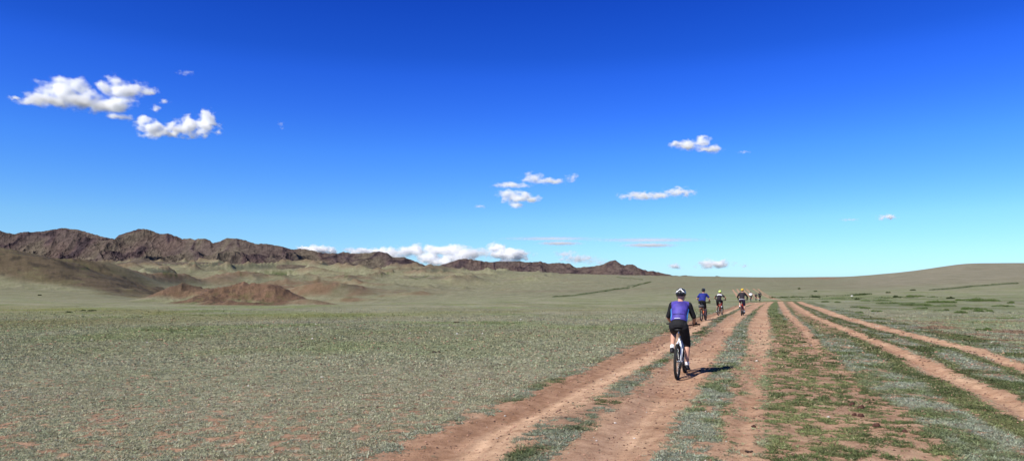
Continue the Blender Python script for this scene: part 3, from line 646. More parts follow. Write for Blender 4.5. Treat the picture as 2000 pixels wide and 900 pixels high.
#PART2
# ------------------------------------------------------------------ clouds: bodies of scattering droplets
SUNV = np.array([math.sin(math.radians(SUN_AZ)) * math.cos(math.radians(SUN_EL)), math.cos(math.radians(SUN_AZ)) * math.cos(math.radians(SUN_EL)), math.sin(math.radians(SUN_EL))])
def cloud(blobs, D, tau, label, seed, group=None, wisp=.55, flat=0.):
    """blobs: (px,py,rx,ry) traced on the photo; D distance in metres; tau optical thickness of the core"""
    r = np.random.default_rng(seed); k = D / F
    c = np.array([((q[0] - CX) * k, D + r.uniform(-.3, .3) * q[2] * k * .5, CH + (HY - q[1]) * k) for q in blobs])
    rad = np.array([(q[2] * k, max(q[2] * .55, q[3] * .8) * k, q[3] * k) for q in blobs]) * 1.12; c0 = c.mean(axis=0); c = c - c0
    scale = float(np.median(rad[:, 2])) * 1.6
    # outer body: the blobs joined and grown by the reach of the billows
    G = 1.5; bm = bmesh.new()
    for i in range(len(blobs)): bmesh.ops.create_icosphere(bm, subdivisions=3, radius=1, matrix=Matrix.Translation(c[i]) @ Matrix.Diagonal((*(rad[i] * G), 1)))
    me = bpy.data.meshes.new('cloud'); bm.to_mesh(me); bm.free(); ob = bpy.data.objects.new('cloud', me); C.objects.link(ob)
    md = ob.modifiers.new('r', 'REMESH'); md.mode = 'VOXEL'; md.voxel_size = float(rad[:, 2].min()) * .35
    me2 = bpy.data.meshes.new_from_object(ob.evaluated_get(bpy.context.evaluated_depsgraph_get())); bpy.data.objects.remove(ob, do_unlink=True); bpy.data.meshes.remove(me); me2.name = 'cloud'
    m = bpy.data.materials.new('cloud_droplets'); m.use_nodes = True; nt = m.node_tree; nt.nodes.clear()
    out = N(nt, 'ShaderNodeOutputMaterial'); tc = N(nt, 'ShaderNodeTexCoord').outputs['Object']
    nz = N(nt, 'ShaderNodeTexNoise'); nz.inputs['Scale'].default_value = 1.0; nz.inputs['Detail'].default_value = 7; nz.inputs['Roughness'].default_value = .58
    sv = N(nt, 'ShaderNodeVectorMath', operation='MULTIPLY'); sv.inputs[1].default_value = (1.0 / scale, 1.0 / scale, 1.4 / scale); nt.links.new(tc, sv.inputs[0])
    ad = N(nt, 'ShaderNodeVectorMath', operation='ADD'); ad.inputs[1].default_value = (seed * 1.37 % 50, seed * .71 % 50, seed * 2.1 % 50); nt.links.new(sv.outputs[0], ad.inputs[0]); nt.links.new(ad.outputs[0], nz.inputs['Vector'])
    acc = None
    for i in range(len(blobs)):
        a = N(nt, 'ShaderNodeVectorMath', operation='SUBTRACT'); a.inputs[1].default_value = c[i]; nt.links.new(tc, a.inputs[0])
        b_ = N(nt, 'ShaderNodeVectorMath', operation='DIVIDE'); b_.inputs[1].default_value = rad[i]; nt.links.new(a.outputs[0], b_.inputs[0])
        l = N(nt, 'ShaderNodeVectorMath', operation='LENGTH'); nt.links.new(b_.outputs[0], l.inputs[0]); e = l.outputs['Value']
        acc = e if acc is None else math_(nt, 'SMOOTH_MIN', acc, e, .25)
    env = math_(nt, 'SUBTRACT', 1.0, acc)
    f = math_(nt, 'ADD', env, math_(nt, 'MULTIPLY', math_(nt, 'SUBTRACT', nz.outputs[0], .52), wisp * 6.0))
    d = math_(nt, 'MULTIPLY', math_(nt, 'POWER', mrange(nt, f, -.05, .95, 0, 1), 2.1), mrange(nt, env, 1 - G + .03, -.12, 0, 1, True))
    thick = float(np.median(rad[:, 1])) * 2
    vs = N(nt, 'ShaderNodeVolumeScatter'); vs.inputs['Color'].default_value = (1., 1., 1., 1); vs.inputs['Anisotropy'].default_value = .0
    nt.links.new(math_(nt, 'MULTIPLY', d, tau * 4.0 / thick), vs.inputs['Density']); nt.links.new(vs.outputs[0], out.inputs['Volume'])
    bb = np.ptp(c, axis=0).max() + rad.max() * 2
    m.cycles.volume_step_rate = max(.02, min(1., scale * .22 / (bb / 10)))
    o = link('cloud', me2, m); o.location = c0; tag(o, label, 'cloud', group)
CL = 'scattered fair weather clouds'; CB = 'clouds standing on the horizon'
cloud([(125, 176, 45, 22), (150, 172, 30, 18), (95, 197, 52, 11), (155, 196, 55, 17), (205, 208, 38, 14), (236, 228, 26, 7), (238, 197, 26, 9), (215, 205, 40, 12)], 4200, 3.4, 'largest bright white cloud at upper left', 801, CL, .45)
cloud([(236, 174, 38, 18), (224, 160, 20, 15), (210, 170, 18, 12), (270, 178, 30, 10), (292, 182, 12, 5)], 4200, 2.4, 'smaller puffy cloud touching the largest one above right', 802, CL, .5)
cloud([(297, 253, 28, 18), (280, 238, 15, 12), (310, 262, 16, 9)], 4200, 2.8, 'small white puff below right of the largest cloud', 803, CL, .5)
cloud([(345, 256, 34, 9), (372, 248, 40, 16), (392, 240, 30, 18), (388, 254, 34, 12), (404, 226, 15, 13), (375, 236, 26, 11), (412, 236, 14, 12)], 4200, 2.8, 'torn white cloud with a curled right end', 804, CL, .75)
cloud([(30, 192, 12, 4)], 4200, 1.1, 'tiny wisp left of the largest cloud', 805, CL, .6)
cloud([(304, 212, 12, 6)], 4200, .9, 'tiny wisp between the left clouds', 806, CL, .6)
cloud([(320, 198, 10, 5)], 4200, .6, 'faint wisp right of the puffy cloud', 807, CL, .6)
cloud([(362, 143, 18, 4)], 4200, .35, 'faint high wisp above the torn cloud', 808, CL, .6)
cloud([(550, 243, 7, 8)], 4200, .4, 'faint speck of cloud alone right of the left clouds', 809, CL, .6)
cloud([(1345, 284, 30, 10), (1372, 280, 18, 13), (1388, 292, 22, 8), (1325, 282, 20, 6), (1368, 270, 9, 6)], 6000, 2.8, 'compact white cloud highest on the right half', 810, CL, .45)
cloud([(1041, 348, 24, 11), (1074, 354, 36, 6), (1117, 348, 14, 9), (1000, 361, 38, 5)], 7000, 1.9, 'long white cloud with two humps at centre', 811, CL, .5)
cloud([(1012, 386, 32, 12), (1010, 400, 16, 8), (990, 378, 18, 9), (1035, 390, 22, 6)], 7000, 2.4, 'diamond shaped cloud just under the long one', 812, CL, .45)
cloud([(1254, 383, 42, 7), (1326, 376, 30, 9), (1292, 382, 26, 5), (1328, 369, 12, 6)], 7500, 2.0, 'stretched pale cloud right of centre', 813, CL, .6)
cloud([(937, 403, 10, 4)], 7000, .5, 'faint wisp left of the diamond shaped cloud', 814, CL, .6)
cloud([(1732, 424, 18, 6)], 8000, 1.8, 'small pale puff on the far right', 815, CL, .6)
cloud([(1660, 429, 20, 3)], 8000, .45, 'faint streak left of the small right puff', 816, CL, .6)
cloud([(1452, 297, 12, 3)], 6000, .35, 'faint wisp right of the compact cloud', 817, CL, .6)
cloud([(620, 488, 32, 9), (650, 491, 16, 7), (600, 486, 18, 6)], 16000, 6, 'leftmost bright cloud behind the mountain crest', 818, CB, .4)
cloud([(704, 492, 30, 8), (752, 496, 45, 12), (690, 489, 20, 6), (735, 490, 30, 7)], 16000, 4.0, 'pale cloud behind the double mountain top', 819, CB, .5)
cloud([(808, 490, 32, 13), (839, 503, 32, 15), (870, 489, 48, 11), (914, 496, 42, 12), (890, 504, 50, 10), (836, 485, 14, 9), (860, 512, 40, 10)], 16000, 6, 'widest bright cloud bank above the mountain gap', 820, CB, .42)
cloud([(968, 486, 18, 13), (992, 496, 42, 11), (1010, 502, 26, 7), (986, 511, 24, 5)], 16000, 6, 'peaked bright cloud at the right end of the cloud bank', 821, CB, .42)
cloud([(1106, 496, 24, 6), (1130, 506, 34, 8)], 16000, 1.8, 'thin cloud left of the pointed summit', 822, CB, .6)
cloud([(1170, 512, 24, 8)], 16000, .5, 'hazy cloud resting on the central range', 829, CB, .6)
cloud([(1076, 466, 100, 2.6)], 15000, 2.0, 'long faint streak of cloud left above the centre range', 823, CB, .4)
cloud([(1094, 475, 46, 4)], 15000, 3.0, 'short bright streak of cloud under the faint one', 824, CB, .3)
cloud([(1268, 479, 58, 4.5)], 15000, 3.0, 'bright streak of cloud right of the pointed summit', 825, CB, .3)
cloud([(1270, 469, 120, 3)], 15000, 2.2, 'longest faint streak of cloud, right of centre', 826, CB, .4)
cloud([(1398, 516, 34, 9), (1380, 513, 18, 6)], 16000, 3.2, 'small horizon cloud behind the riders', 827, CB, .5)
cloud([(1318, 520, 14, 7)], 16000, 1.8, 'faint puff left of the small horizon cloud', 828, CB, .5)
cloud([(1452, 519, 10, 4)], 16000, .6, 'faint speck right of the small horizon cloud', 830, CB, .5)

# ------------------------------------------------------------------ bicycles
def V3(*a): return Vector(a)
def bm_tube(bm, pts, rad, seg=10, caps=True, flat=None):
    pts = [Vector(p) for p in pts]; n = len(pts); rad = rad if isinstance(rad, (list, tuple)) else [rad] * n; rings = []
    ref = None
    for i, p in enumerate(pts):
        d = (pts[min(i + 1, n - 1)] - pts[max(i - 1, 0)]).normalized()
        if ref is None:
            ref = Vector((0, 0, 1)) if abs(d.z) < .9 else Vector((1, 0, 0))
        a = d.cross(ref).normalized(); bq = a.cross(d).normalized(); ref = bq
        fl = flat or (1, 1)
        rings.append([bm.verts.new(p + a * math.cos(t) * rad[i] * fl[0] + bq * math.sin(t) * rad[i] * fl[1]) for t in [2 * math.pi * k / seg for k in range(seg)]])
    for i in range(n - 1):
        for k in range(seg): bm.faces.new((rings[i][k], rings[i][(k + 1) % seg], rings[i + 1][(k + 1) % seg], rings[i + 1][k]))
    if caps:
        bm.faces.new(rings[0][::-1]); bm.faces.new(rings[-1])
def bm_torus(bm, c, R, r, seg=48, rs=10, sx=1.0):
    """ring in the local YZ plane"""
    rings = []
    for i in range(seg):
        t = 2 * math.pi * i / seg; rings.append([bm.verts.new((c[0] + math.sin(p) * r * sx, c[1] + math.cos(t) * (R + math.cos(p) * r), c[2] + math.sin(t) * (R + math.cos(p) * r))) for p in [2 * math.pi * k / rs for k in range(rs)]])
    for i in range(seg):
        for k in range(rs): bm.faces.new((rings[i][k], rings[i][(k + 1) % rs], rings[(i + 1) % seg][(k + 1) % rs], rings[(i + 1) % seg][k]))
def bm_done(name, bm, m, parent, smooth=True):
    bmesh.ops.recalc_face_normals(bm, faces=bm.faces); me = bpy.data.meshes.new(name); bm.to_mesh(me); bm.free()
    if smooth:
        for p in me.polygons: p.use_smooth = True
    return link(name, me, m, parent)
M = dict(
 rubber=mat('tyre_rubber', (.022, .021, .020), .85, var=.3, scale=60, bump=.4), alloy=mat('alloy', (.45, .46, .48), .35, .9), black=mat('black_paint', (.018, .018, .020), .4, var=.2),
 white=mat('white_frame', (.74, .78, .82), .3, var=.06, coat=.4), orange=mat('orange_frame', (.55, .12, .03), .35, coat=.3), red=mat('red_frame', (.42, .03, .02), .35, coat=.3), grey=mat('grey_frame', (.10, .10, .11), .4),
 skin=mat('skin', (.50, .27, .19), .55, var=.12, scale=14), dskin=mat('tanned_skin', (.36, .17, .10), .55, var=.12, scale=14), violet=mat('violet_jersey', (.064, .047, .28), .62, var=.35, scale=7, bump=.9), violetside=mat('blue_side_panel', (.05, .22, .55), .6),
 blackcloth=mat('black_cloth', (.010, .010, .012), .85, var=.3), navy=mat('navy_jersey', (.012, .020, .17), .75, var=.25, scale=10, bump=.4), whitecloth=mat('white_cloth', (.78, .79, .82), .8, var=.08), darkcloth=mat('dark_cloth', (.020, .016, .022), .85, var=.3),
 plumcloth=mat('plum_shorts', (.055, .045, .085), .8), lime=mat('lime_helmet', (.62, .80, .22), .4), yellow=mat('yellow_helmet', (.62, .42, .06), .45), hblack=mat('helmet_black', (.012, .012, .014), .3, spec=.5), hwhite=mat('helmet_white', (.80, .80, .80), .35),
 hair=mat('hair', (.05, .035, .025), .8), ghair=mat('grey_hair', (.42, .38, .35), .8), sock=mat('white_sock', (.75, .75, .76), .85, var=.08), shoe=mat('black_shoe', (.018, .018, .022), .6, var=.3), bag=mat('grey_bag', (.06, .06, .065), .8),
 brown=mat('brown_shoe', (.10, .045, .03), .7), steel=mat('spoke_steel', (.55, .56, .58), .3, .9))
def wheel(parent, cy, R=.35, lod=0):
    w = empty('wheel', (0, 0, 0), 0, parent); s1 = 56 if lod == 0 else 28
    bm = bmesh.new(); bm_torus(bm, (0, cy, R), R - .027, .027, s1, 10, 1.05)
    if lod == 0:
        for i in range(64):
            t = 2 * math.pi * i / 64
            for sx in (-1, 1):
                tt = t + (.05 if sx > 0 else 0); rr = R - .006
                c = V3(sx * .014, cy + math.cos(tt) * rr, R + math.sin(tt) * rr)
                mtx = Matrix.Translation(c) @ Matrix.Rotation(tt, 4, 'X') @ Matrix.Diagonal((.016, .012, .013, 1)); bmesh.ops.create_cube(bm, size=1, matrix=mtx)
    bm_done('tyre', bm, M['rubber'], w)
    bm = bmesh.new(); bm_torus(bm, (0, cy, R), R - .060, .013, s1, 8, .9); bm_done('rim', bm, M['black'], w)
    bm = bmesh.new(); bm_tube(bm, [(-.05, cy, R), (-.02, cy, R), (.02, cy, R), (.05, cy, R)], [.022, .018, .018, .022], 12); bm_done('hub', bm, M['grey'], w)
    bm = bmesh.new(); ns = 28 if lod == 0 else 14
    for i in range(ns):
        t = 2 * math.pi * i / ns; sx = (.03 if i % 2 else -.03); t2 = t + (.5 if i % 4 < 2 else -.5)
        bm_tube(bm, [(sx, cy + math.cos(t2) * .02, R + math.sin(t2) * .02), (0, cy + math.cos(t) * (R - .066), R + math.sin(t) * (R - .066))], .0013 if lod == 0 else .002, 4, False)
    bm_done('spokes', bm, M['steel'], w)
    bm = bmesh.new()
    for r_ in (.088, .075): bm_torus(bm, (-.045, cy, R), r_, .005, 28, 4, .4)
    bm_done('brake_disc', bm, M['steel'], w)
def bike(loc, rz, frame='white', phase=90, lod=0, bag=None, label='', steer=0, sc=1.0, grip=.35, fork='black'):
    root = empty('mountain_bike', loc, rz); root.scale = (sc,) * 3; tag(root, label, 'bicycle', 'mountain bikes on the dirt track')
    fm = M[frame]
    wheel(root, 0, lod=lod); wheel(root, 1.09, lod=lod)
    BB = V3(0, .435, .315); ST = V3(0, .235, .80); HT = V3(0, .815, .925); HB = V3(0, .865, .79)
    bm = bmesh.new(); sg = 12 if lod == 0 else 8
    bm_tube(bm, [BB, ST], [.017, .016], sg); bm_tube(bm, [V3(0, .25, .765), HT + V3(0, .0, -.02)], [.018, .022], sg); bm_tube(bm, [BB, HB + V3(0, -.01, .02)], [.026, .028], sg); bm_tube(bm, [HT, HB], .027, sg)
    bm_tube(bm, [BB + V3(-.035, 0, 0), BB + V3(.035, 0, 0)], .026, sg)
    for s in (-1, 1):
        bm_tube(bm, [BB + V3(s * .03, -.02, 0), V3(s * .048, .30, .325), V3(s * .066, .02, .345)], [.014, .012, .010], sg)
        bm_tube(bm, [V3(s * .016, .26, .74), V3(s * .045, .17, .66), V3(s * .058, .10, .56), V3(s * .066, .01, .36)], [.013, .014, .013, .011], sg)
    bm_tube(bm, [V3(-.045, .175, .665), V3(.045, .175, .665)], .010, sg)
    bm_done('frame', bm, fm, root)
    bm = bmesh.new()
    for s in (-1, 1):
        bm_tube(bm, [V3(s * .060, .875, .775), V3(s * .060, .98, .56), V3(s * .058, 1.085, .355)], [.018, .021, .017], sg)
    bm_tube(bm, [V3(-.065, .875, .775), V3(.065, .875, .775)], .022, sg); bm_tube(bm, [V3(0, .87, .77), V3(0, .862, .80)], .02, sg)
    bm_done('fork', bm, M[fork], root)
    bm = bmesh.new(); bm_tube(bm, [ST - V3(0, -.02, .05), V3(0, .165, .955)], .0145, sg); bm_done('seatpost', bm, M['alloy'], root)
    bm = bmesh.new()
    secs = [(.02, .030, .010), (.05, .068, .020), (.09, .070, .024), (.14, .045, .022), (.20, .024, .018), (.27, .018, .014), (.295, .008, .008)]
    rings = []
    for (y_, wx, hz) in secs: rings.append([bm.verts.new((math.cos(t) * wx, y_, .968 + math.sin(t) * hz + (.006 if y_ < .1 else 0))) for t in [2 * math.pi * k / 14 for k in range(14)]])
    for i in range(len(rings) - 1):
        for k in range(14): bm.faces.new((rings[i][k], rings[i][(k + 1) % 14], rings[i + 1][(k + 1) % 14], rings[i + 1][k]))
    bm.faces.new(rings[0]); bm.faces.new(rings[-1]); bm_done('saddle', bm, M['black'], root)
    hb = empty('handlebar', (0, 0, 0), 0, root)
    bm = bmesh.new(); bm_tube(bm, [HT + V3(0, -.005, .02), V3(0, .79, .985), V3(0, .85, 1.01)], [.019, .018, .018], sg); bm_done('stem', bm, M['black'], hb)
    bm = bmesh.new(); bm_tube(bm, [V3(-grip, .795, 1.045), V3(-.20, .835, 1.035), V3(-.07, .852, 1.012), V3(.07, .852, 1.012), V3(.20, .835, 1.035), V3(grip, .795, 1.045)], .0125, sg); bm_done('bar', bm, M['black'], hb)
    for s in (-1, 1):
        bm = bmesh.new(); bm_tube(bm, [V3(s * (grip - .13), .817, 1.041), V3(s * grip, .794, 1.046)], .017, sg); bm_done('grip', bm, M['rubber'], hb)
        bm = bmesh.new(); bm_tube(bm, [V3(s * (grip - .16), .835, 1.03), V3(s * (grip - .15), .875, 1.005), V3(s * (grip - .06), .895, 1.0)], [.010, .007, .006], 8); bm_tube(bm, [V3(s * (grip - .19), .845, 1.03), V3(s * (grip - .13), .84, 1.028)], .013, 8)
        bm_done('brake_lever', bm, M['black'], hb)
    ph = math.radians(phase)
    cr = empty('crank', (0, 0, 0), 0, root); pds = {}
    bm = bmesh.new()
    for s in (-1, 1):
        a = ph if s < 0 else ph + math.pi
        e = BB + V3(s * .085, math.cos(a) * .172, math.sin(a) * .172)
        bm_tube(bm, [BB + V3(s * .055, 0, 0), e], [.016, .012], 8); pds[s] = e + V3(s * .055, 0, 0)
    bm_done('crank_arms', bm, M['black'], cr)
    for s in (-1, 1):
        bm = bmesh.new(); p = pds[s]; bmesh.ops.create_cube(bm, size=1, matrix=Matrix.Translation(p) @ Matrix.Diagonal((.085, .075, .016, 1))); bm_tube(bm, [p - V3(s * .06, 0, 0), p], .007, 6)
        bm_done('pedal', bm, M['black'], cr, False)
    bm = bmesh.new(); bm_torus(bm, (.055, BB.y, BB.z), .085, .005, 36, 4, .5); bm_torus(bm, (.045, BB.y, BB.z), .06, .005, 30, 4, .5)
    for i in range(5):
        t = i * 1.2566; bm_tube(bm, [(.055, BB.y, BB.z), (.055, BB.y + math.cos(t) * .085, BB.z + math.sin(t) * .085)], .006, 5)
    bm_done('chainring', bm, M['alloy'], root)
    bm = bmesh.new()
    for i, r_ in enumerate((.052, .045, .038, .03, .022)): bm_torus(bm, (.030 + i * .005, 0, .35), r_, .0025, 24, 4)
    bm_done('cassette', bm, M['steel'], root)
    bm = bmesh.new(); bm_tube(bm, [V3(.05, .43, .40), V3(.045, .0, .40)], .004, 5); bm_tube(bm, [V3(.05, .43, .23), V3(.05, .03, .235)], .004, 5); bm_tube(bm, [V3(.05, .03, .235), V3(.05, -.02, .27), V3(.045, .02, .31)], .004, 5); bm_done('chain', bm, M['grey'], root)
    bm = bmesh.new(); bm_tube(bm, [V3(.07, .0, .34), V3(.075, .0, .29), V3(.065, .02, .22)], [.014, .010, .012], 8); bm_done('derailleur', bm, M['black'], root)
    if bag:
        bm = bmesh.new()
        if bag == 'seat': bmesh.ops.create_cube(bm, size=1, matrix=Matrix.Translation((0, .06, .88)) @ Matrix.Diagonal((.17, .20, .12, 1)))
        else: bmesh.ops.create_cube(bm, size=1, matrix=Matrix.Translation((0, -.02, .80)) @ Matrix.Diagonal((.27, .30, .17, 1)))
        bmesh.ops.bevel(bm, geom=bm.edges[:], offset=.03, segments=3, affect='EDGES'); bm_done('bag', bm, M['bag'], root)
        if bag == 'rack':
            bm = bmesh.new()
            for s in (-1, 1):
                bm_tube(bm, [V3(s * .06, .2, .70), V3(s * .06, -.16, .70)], .006, 6); bm_tube(bm, [V3(s * .075, .0, .36), V3(s * .06, -.08, .70)], .006, 6)
            bm_tube(bm, [V3(-.06, -.16, .70), V3(.06, -.16, .70)], .006, 6); bm_done('rack', bm, M['orange'], root)
    return root, pds

# ------------------------------------------------------------------ people
def remeshed(name, bm, vox, m, parent, it=4, sub=False):
    bmesh.ops.recalc_face_normals(bm, faces=bm.faces)
    me = bpy.data.meshes.new(name); bm.to_mesh(me); bm.free(); ob = bpy.data.objects.new(name, me); C.objects.link(ob)
    md = ob.modifiers.new('r', 'REMESH'); md.mode = 'VOXEL'; md.voxel_size = vox; md.use_smooth_shade = True
    s = ob.modifiers.new('s', 'SMOOTH'); s.factor = .5; s.iterations = it
    dg = bpy.context.evaluated_depsgraph_get(); me2 = bpy.data.meshes.new_from_object(ob.evaluated_get(dg)); me2.name = name
    bpy.data.objects.remove(ob, do_unlink=True); bpy.data.meshes.remove(me)
    return link(name, me2, m, parent)
def capsule(bm, pts, rad, seg=14, flat=None):
    """tapered chain with rounded ends"""
    P = [Vector(p) for p in pts]; d0 = (P[0] - P[1]).normalized(); d1 = (P[-1] - P[-2]).normalized(); r0, r1 = rad[0], rad[-1]
    a = [P[0] + d0 * r0 * .97, P[0] + d0 * r0 * .7] + P + [P[-1] + d1 * r1 * .7, P[-1] + d1 * r1 * .97]; rr = [r0 * .25, r0 * .7] + list(rad) + [r1 * .7, r1 * .25]
    bm_tube(bm, a, rr, seg, True, flat)
def loft(bm, secs, seg=22):
    """secs: (centre, rx, rd, tilt) elliptical, tilt degrees of the section about X"""
    rings = []
    for (c, rx, rd, tl) in secs:
        c = Vector(c); t = math.radians(tl); ax = V3(0, math.cos(t), -math.sin(t))
        rings.append([bm.verts.new(c + V3(math.cos(a) * rx, 0, 0) + ax * math.sin(a) * rd) for a in [2 * math.pi * k / seg for k in range(seg)]])
    for i in range(len(rings) - 1):
        for k in range(seg): bm.faces.new((rings[i][k], rings[i][(k + 1) % seg], rings[i + 1][(k + 1) % seg], rings[i + 1][k]))
    bm.faces.new(rings[0][::-1]); bm.faces.new(rings[-1])
def ik(a, b_, l1, l2, pole):
    a = Vector(a); b_ = Vector(b_); d = b_ - a; L = min(d.length, (l1 + l2) * .999); d.normalize(); x = (l1 * l1 - l2 * l2 + L * L) / (2 * L); hh = math.sqrt(max(l1 * l1 - x * x, 0))
    p = Vector(pole) - d * Vector(pole).dot(d); p.normalize(); return a + d * x + p * hh
def cyclist(loc, rz, pds, o, lod=0, label='', sc=1.0):
    vox = .0085 if lod == 0 else (.014 if lod == 1 else .018)
    lean = math.radians(o.get('lean', 36)); hip = V3(0, o.get('hy', .16), o.get('hz', 1.055)); up = V3(0, math.sin(lean), math.cos(lean)); tl = math.degrees(lean)
    L = .52; W = o.get('build', 1.0); neck = hip + up * L
    S = {s: neck + V3(s * .172 * W, -.005, -.045) for s in (-1, 1)}
    gx = o.get('gx', .27); hand = {s: V3(s * gx, .797, 1.052) for s in (-1, 1)}
    wrist = {s: hand[s] + V3(-s * .004, -.075, .028) for s in (-1, 1)}
    elb = {s: ik(S[s], wrist[s], .29, .265, (s * o.get('eb', 1.0), -.35, -.35)) for s in (-1, 1)}
    hipj = {s: hip + V3(s * .088, .0, -.02) for s in (-1, 1)}; ank = {s: pds[s] + V3(s * .005, -.135, .10) for s in (-1, 1)}
    knee = {s: ik(hipj[s], ank[s], .445, .43, (s * .10, 1, .25)) for s in (-1, 1)}
    root = None; sk = M[o.get('skin', 'skin')]
    nk = neck + V3(0, .035, .035); head = nk + V3(0, .042, .115)
    bm = bmesh.new()
    def torso(e, lo=0., hi=1.):
        base = [(-.08, .115, .085), (.0, .158, .118), (.10, .150, .110), (.22, .142, .100), (.34, .160, .112), (.43, .168, .108), (.485, .135, .080), (.515, .085, .058)]
        se = [(hip + up * q + V3(0, -.02 * math.sin(max(q, 0) / L * math.pi), .0), (rx + e) * W, rd + e, tl) for q, rx, rd in base if lo <= q / .515 <= hi + 1e-6]
        return se
    loft(bm, torso(0, -1, 1))
    capsule(bm, [neck + V3(0, -.03, -.03), nk, head + V3(0, -.02, -.05)], [.062, .056, .058])
    # head: skull, jaw, nose, ears, brow
    hs = [(-.115, .036, .040, .030), (-.09, .058, .070, .018), (-.05, .068, .086, .004), (-.01, .074, .094, 0), (.03, .077, .098, -.004), (.065, .070, .088, -.008), (.092, .048, .06, -.01), (.104, .02, .028, -.01)]
    loft(bm, [(head + V3(0, f, q), rx, rd, 0) for q, rx, rd, f in hs])
    capsule(bm, [head + V3(0, .088, .012), head + V3(0, .108, -.028)], [.008, .013]); capsule(bm, [head + V3(-.02, .083, -.062), head + V3(.02, .083, -.062)], [.009, .009]); capsule(bm, [head + V3(-.04, .083, .024), head + V3(.04, .083, .024)], [.009, .009])
    for s in (-1, 1): capsule(bm, [head + V3(s * .077, -.008, -.028), head + V3(s * .083, -.016, .018)], [.009, .014], flat=(1, 1))
    for s in (-1, 1):
        capsule(bm, [S[s] + V3(-s * .02, 0, 0), S[s] * .6 + elb[s] * .4, elb[s]], [.054, .047, .040]); capsule(bm, [elb[s], elb[s] * .65 + wrist[s] * .35, wrist[s]], [.040, .041, .027])
        # palm and fingers closed round the grip, thumb below
        palm = hand[s] + V3(0, -.030, .026); capsule(bm, [wrist[s], palm], [.026, .030], flat=(1.25, .75))
        capsule(bm, [palm + V3(-.028, .008, 0), palm + V3(.028, .008, 0)], [.017, .017])
        for i in range(4):
            fx = (-.033 + i * .022); ln = (.9, 1.05, 1., .82)[i] if s > 0 else (.82, 1., 1.05, .9)[i]
            capsule(bm, [palm + V3(fx, .012, .004), hand[s] + V3(fx, .016 * ln, .030), hand[s] + V3(fx, .034 * ln, .004), hand[s] + V3(fx, .018 * ln, -.024)], [.0105, .0100, .0092, .0082], 8)
        capsule(bm, [palm + V3(-s * .030, -.004, -.006), hand[s] + V3(-s * .046, -.014, -.012), hand[s] + V3(-s * .040, .012, -.026)], [.012, .011, .009], 8)
        k2 = knee[s] * .94 + ank[s] * .06
        capsule(bm, [hipj[s], hipj[s] * .5 + knee[s] * .5, knee[s]], [.092, .078, .056])
        dn = (ank[s] - knee[s]); side = V3(0, -.018, 0)
        capsule(bm, [k2, knee[s] + dn * .30 + side, knee[s] + dn * .62 + side * .6, ank[s]], [.054, .058, .042, .034])
        capsule(bm, [ank[s], ank[s] + V3(0, .0, -.05), ank[s] + V3(0, .13, -.072)], [.034, .034, .028])
    body = remeshed('person', bm, vox, sk, None, 3); body.location = loc; body.rotation_euler = (0, 0, rz); body.scale = (sc,) * 3
    tag(body, label, 'person', 'cyclists riding along the dirt track')
    if lod == 0:
        for s in (-1, 1):
            bm = bmesh.new(); bmesh.ops.create_uvsphere(bm, u_segments=10, v_segments=8, radius=.011, matrix=Matrix.Translation(head + V3(s * .03, .087, .004))); bm_done('eye', bm, M['hwhite'], body)
    # jersey
    bm = bmesh.new(); se = torso(.019, .19, 1.); se = [(hip + up * (.075 if lod == 0 else -.01) + V3(0, -.008, 0), (.173 if lod == 0 else .18) * W, .136 if lod == 0 else .150, tl)] + se
    se[-1] = (se[-1][0], .080, .064, tl); loft(bm, se)
    if o.get('sleeves', 'own') == 'own':
        for s in (-1, 1): capsule(bm, [S[s] + V3(-s * .03, 0, .0), S[s] * .35 + elb[s] * .65], [.070, .060])
    else:
        for s in (-1, 1): capsule(bm, [neck + V3(s * .06, .0, -.025), S[s] + V3(-s * .035, 0, .002), S[s] + V3(-s * .008, 0, 0)], [.062, .068, .066])
    remeshed('jersey', bm, vox, M[o['jersey']], body, 3)
    for s in (-1, 1):
        if o.get('sleeves', 'own') != 'own':
            bm = bmesh.new(); capsule(bm, [S[s] + V3(s * .012, 0, -.002), S[s] * .5 + elb[s] * .5, S[s] * .08 + elb[s] * .92], [.060, .057, .052]); remeshed('sleeve', bm, vox, M[o['sleeves']], body, 3)
        if o.get('longsleeve'):
            bm = bmesh.new(); capsule(bm, [S[s] * .4 + elb[s] * .6, elb[s], wrist[s]], [.058, .054, .036]); remeshed('sleeve', bm, vox, M[o['longsleeve']], body, 3)
        if o.get('side'):
            bm = bmesh.new(); a0 = hip + up * .12 + V3(s * .150 * W, .0, 0); a1 = hip + up * .36 + V3(s * .166 * W, .0, 0); capsule(bm, [a0, (a0 + a1) / 2 + V3(-s * .006, 0, 0), a1], [.030, .032, .030], flat=(1, 1)); remeshed('side_panel', bm, vox, M[o['side']], body, 2)
    if o.get('trim'):
        bm = bmesh.new(); q = hip + up * .03; n_ = 14
        for i in range(n_):
            pass
        for (h_, x0, x1, nm_, mt_, tw) in ((.095, -.075, .045, 'reflective_strip', 'hwhite', .006), (.20, -.12, .12, 'pocket_seam', 'blackcloth', .0035)):
            bm = bmesh.new()
            pts = []
            for i in range(9):
                xx = x0 + (x1 - x0) * i / 8; c = hip + up * h_ + V3(0, -.02 * math.sin(h_ / L * math.pi), 0); rx_, rd_ = .176 * W, .134 - .09 * max(0, h_ - .12)
                back = -V3(0, math.cos(lean), -math.sin(lean)) * rd_ * math.sqrt(max(0, 1 - (xx / rx_) ** 2)); pts.append(c + V3(xx, 0, 0) + back)
            bm_tube(bm, pts, tw, 6); bm_done(nm_, bm, M[mt_], body)
    if o.get('yoke'):
        bm = bmesh.new(); loft(bm, [(hip + up * q + V3(0, -.012, 0), rx * W, rd, tl) for q, rx, rd in ((.365, .198, .138), (.41, .208, .138), (.452, .200, .124))]); remeshed('yoke', bm, vox, M[o['yoke']], body, 2)
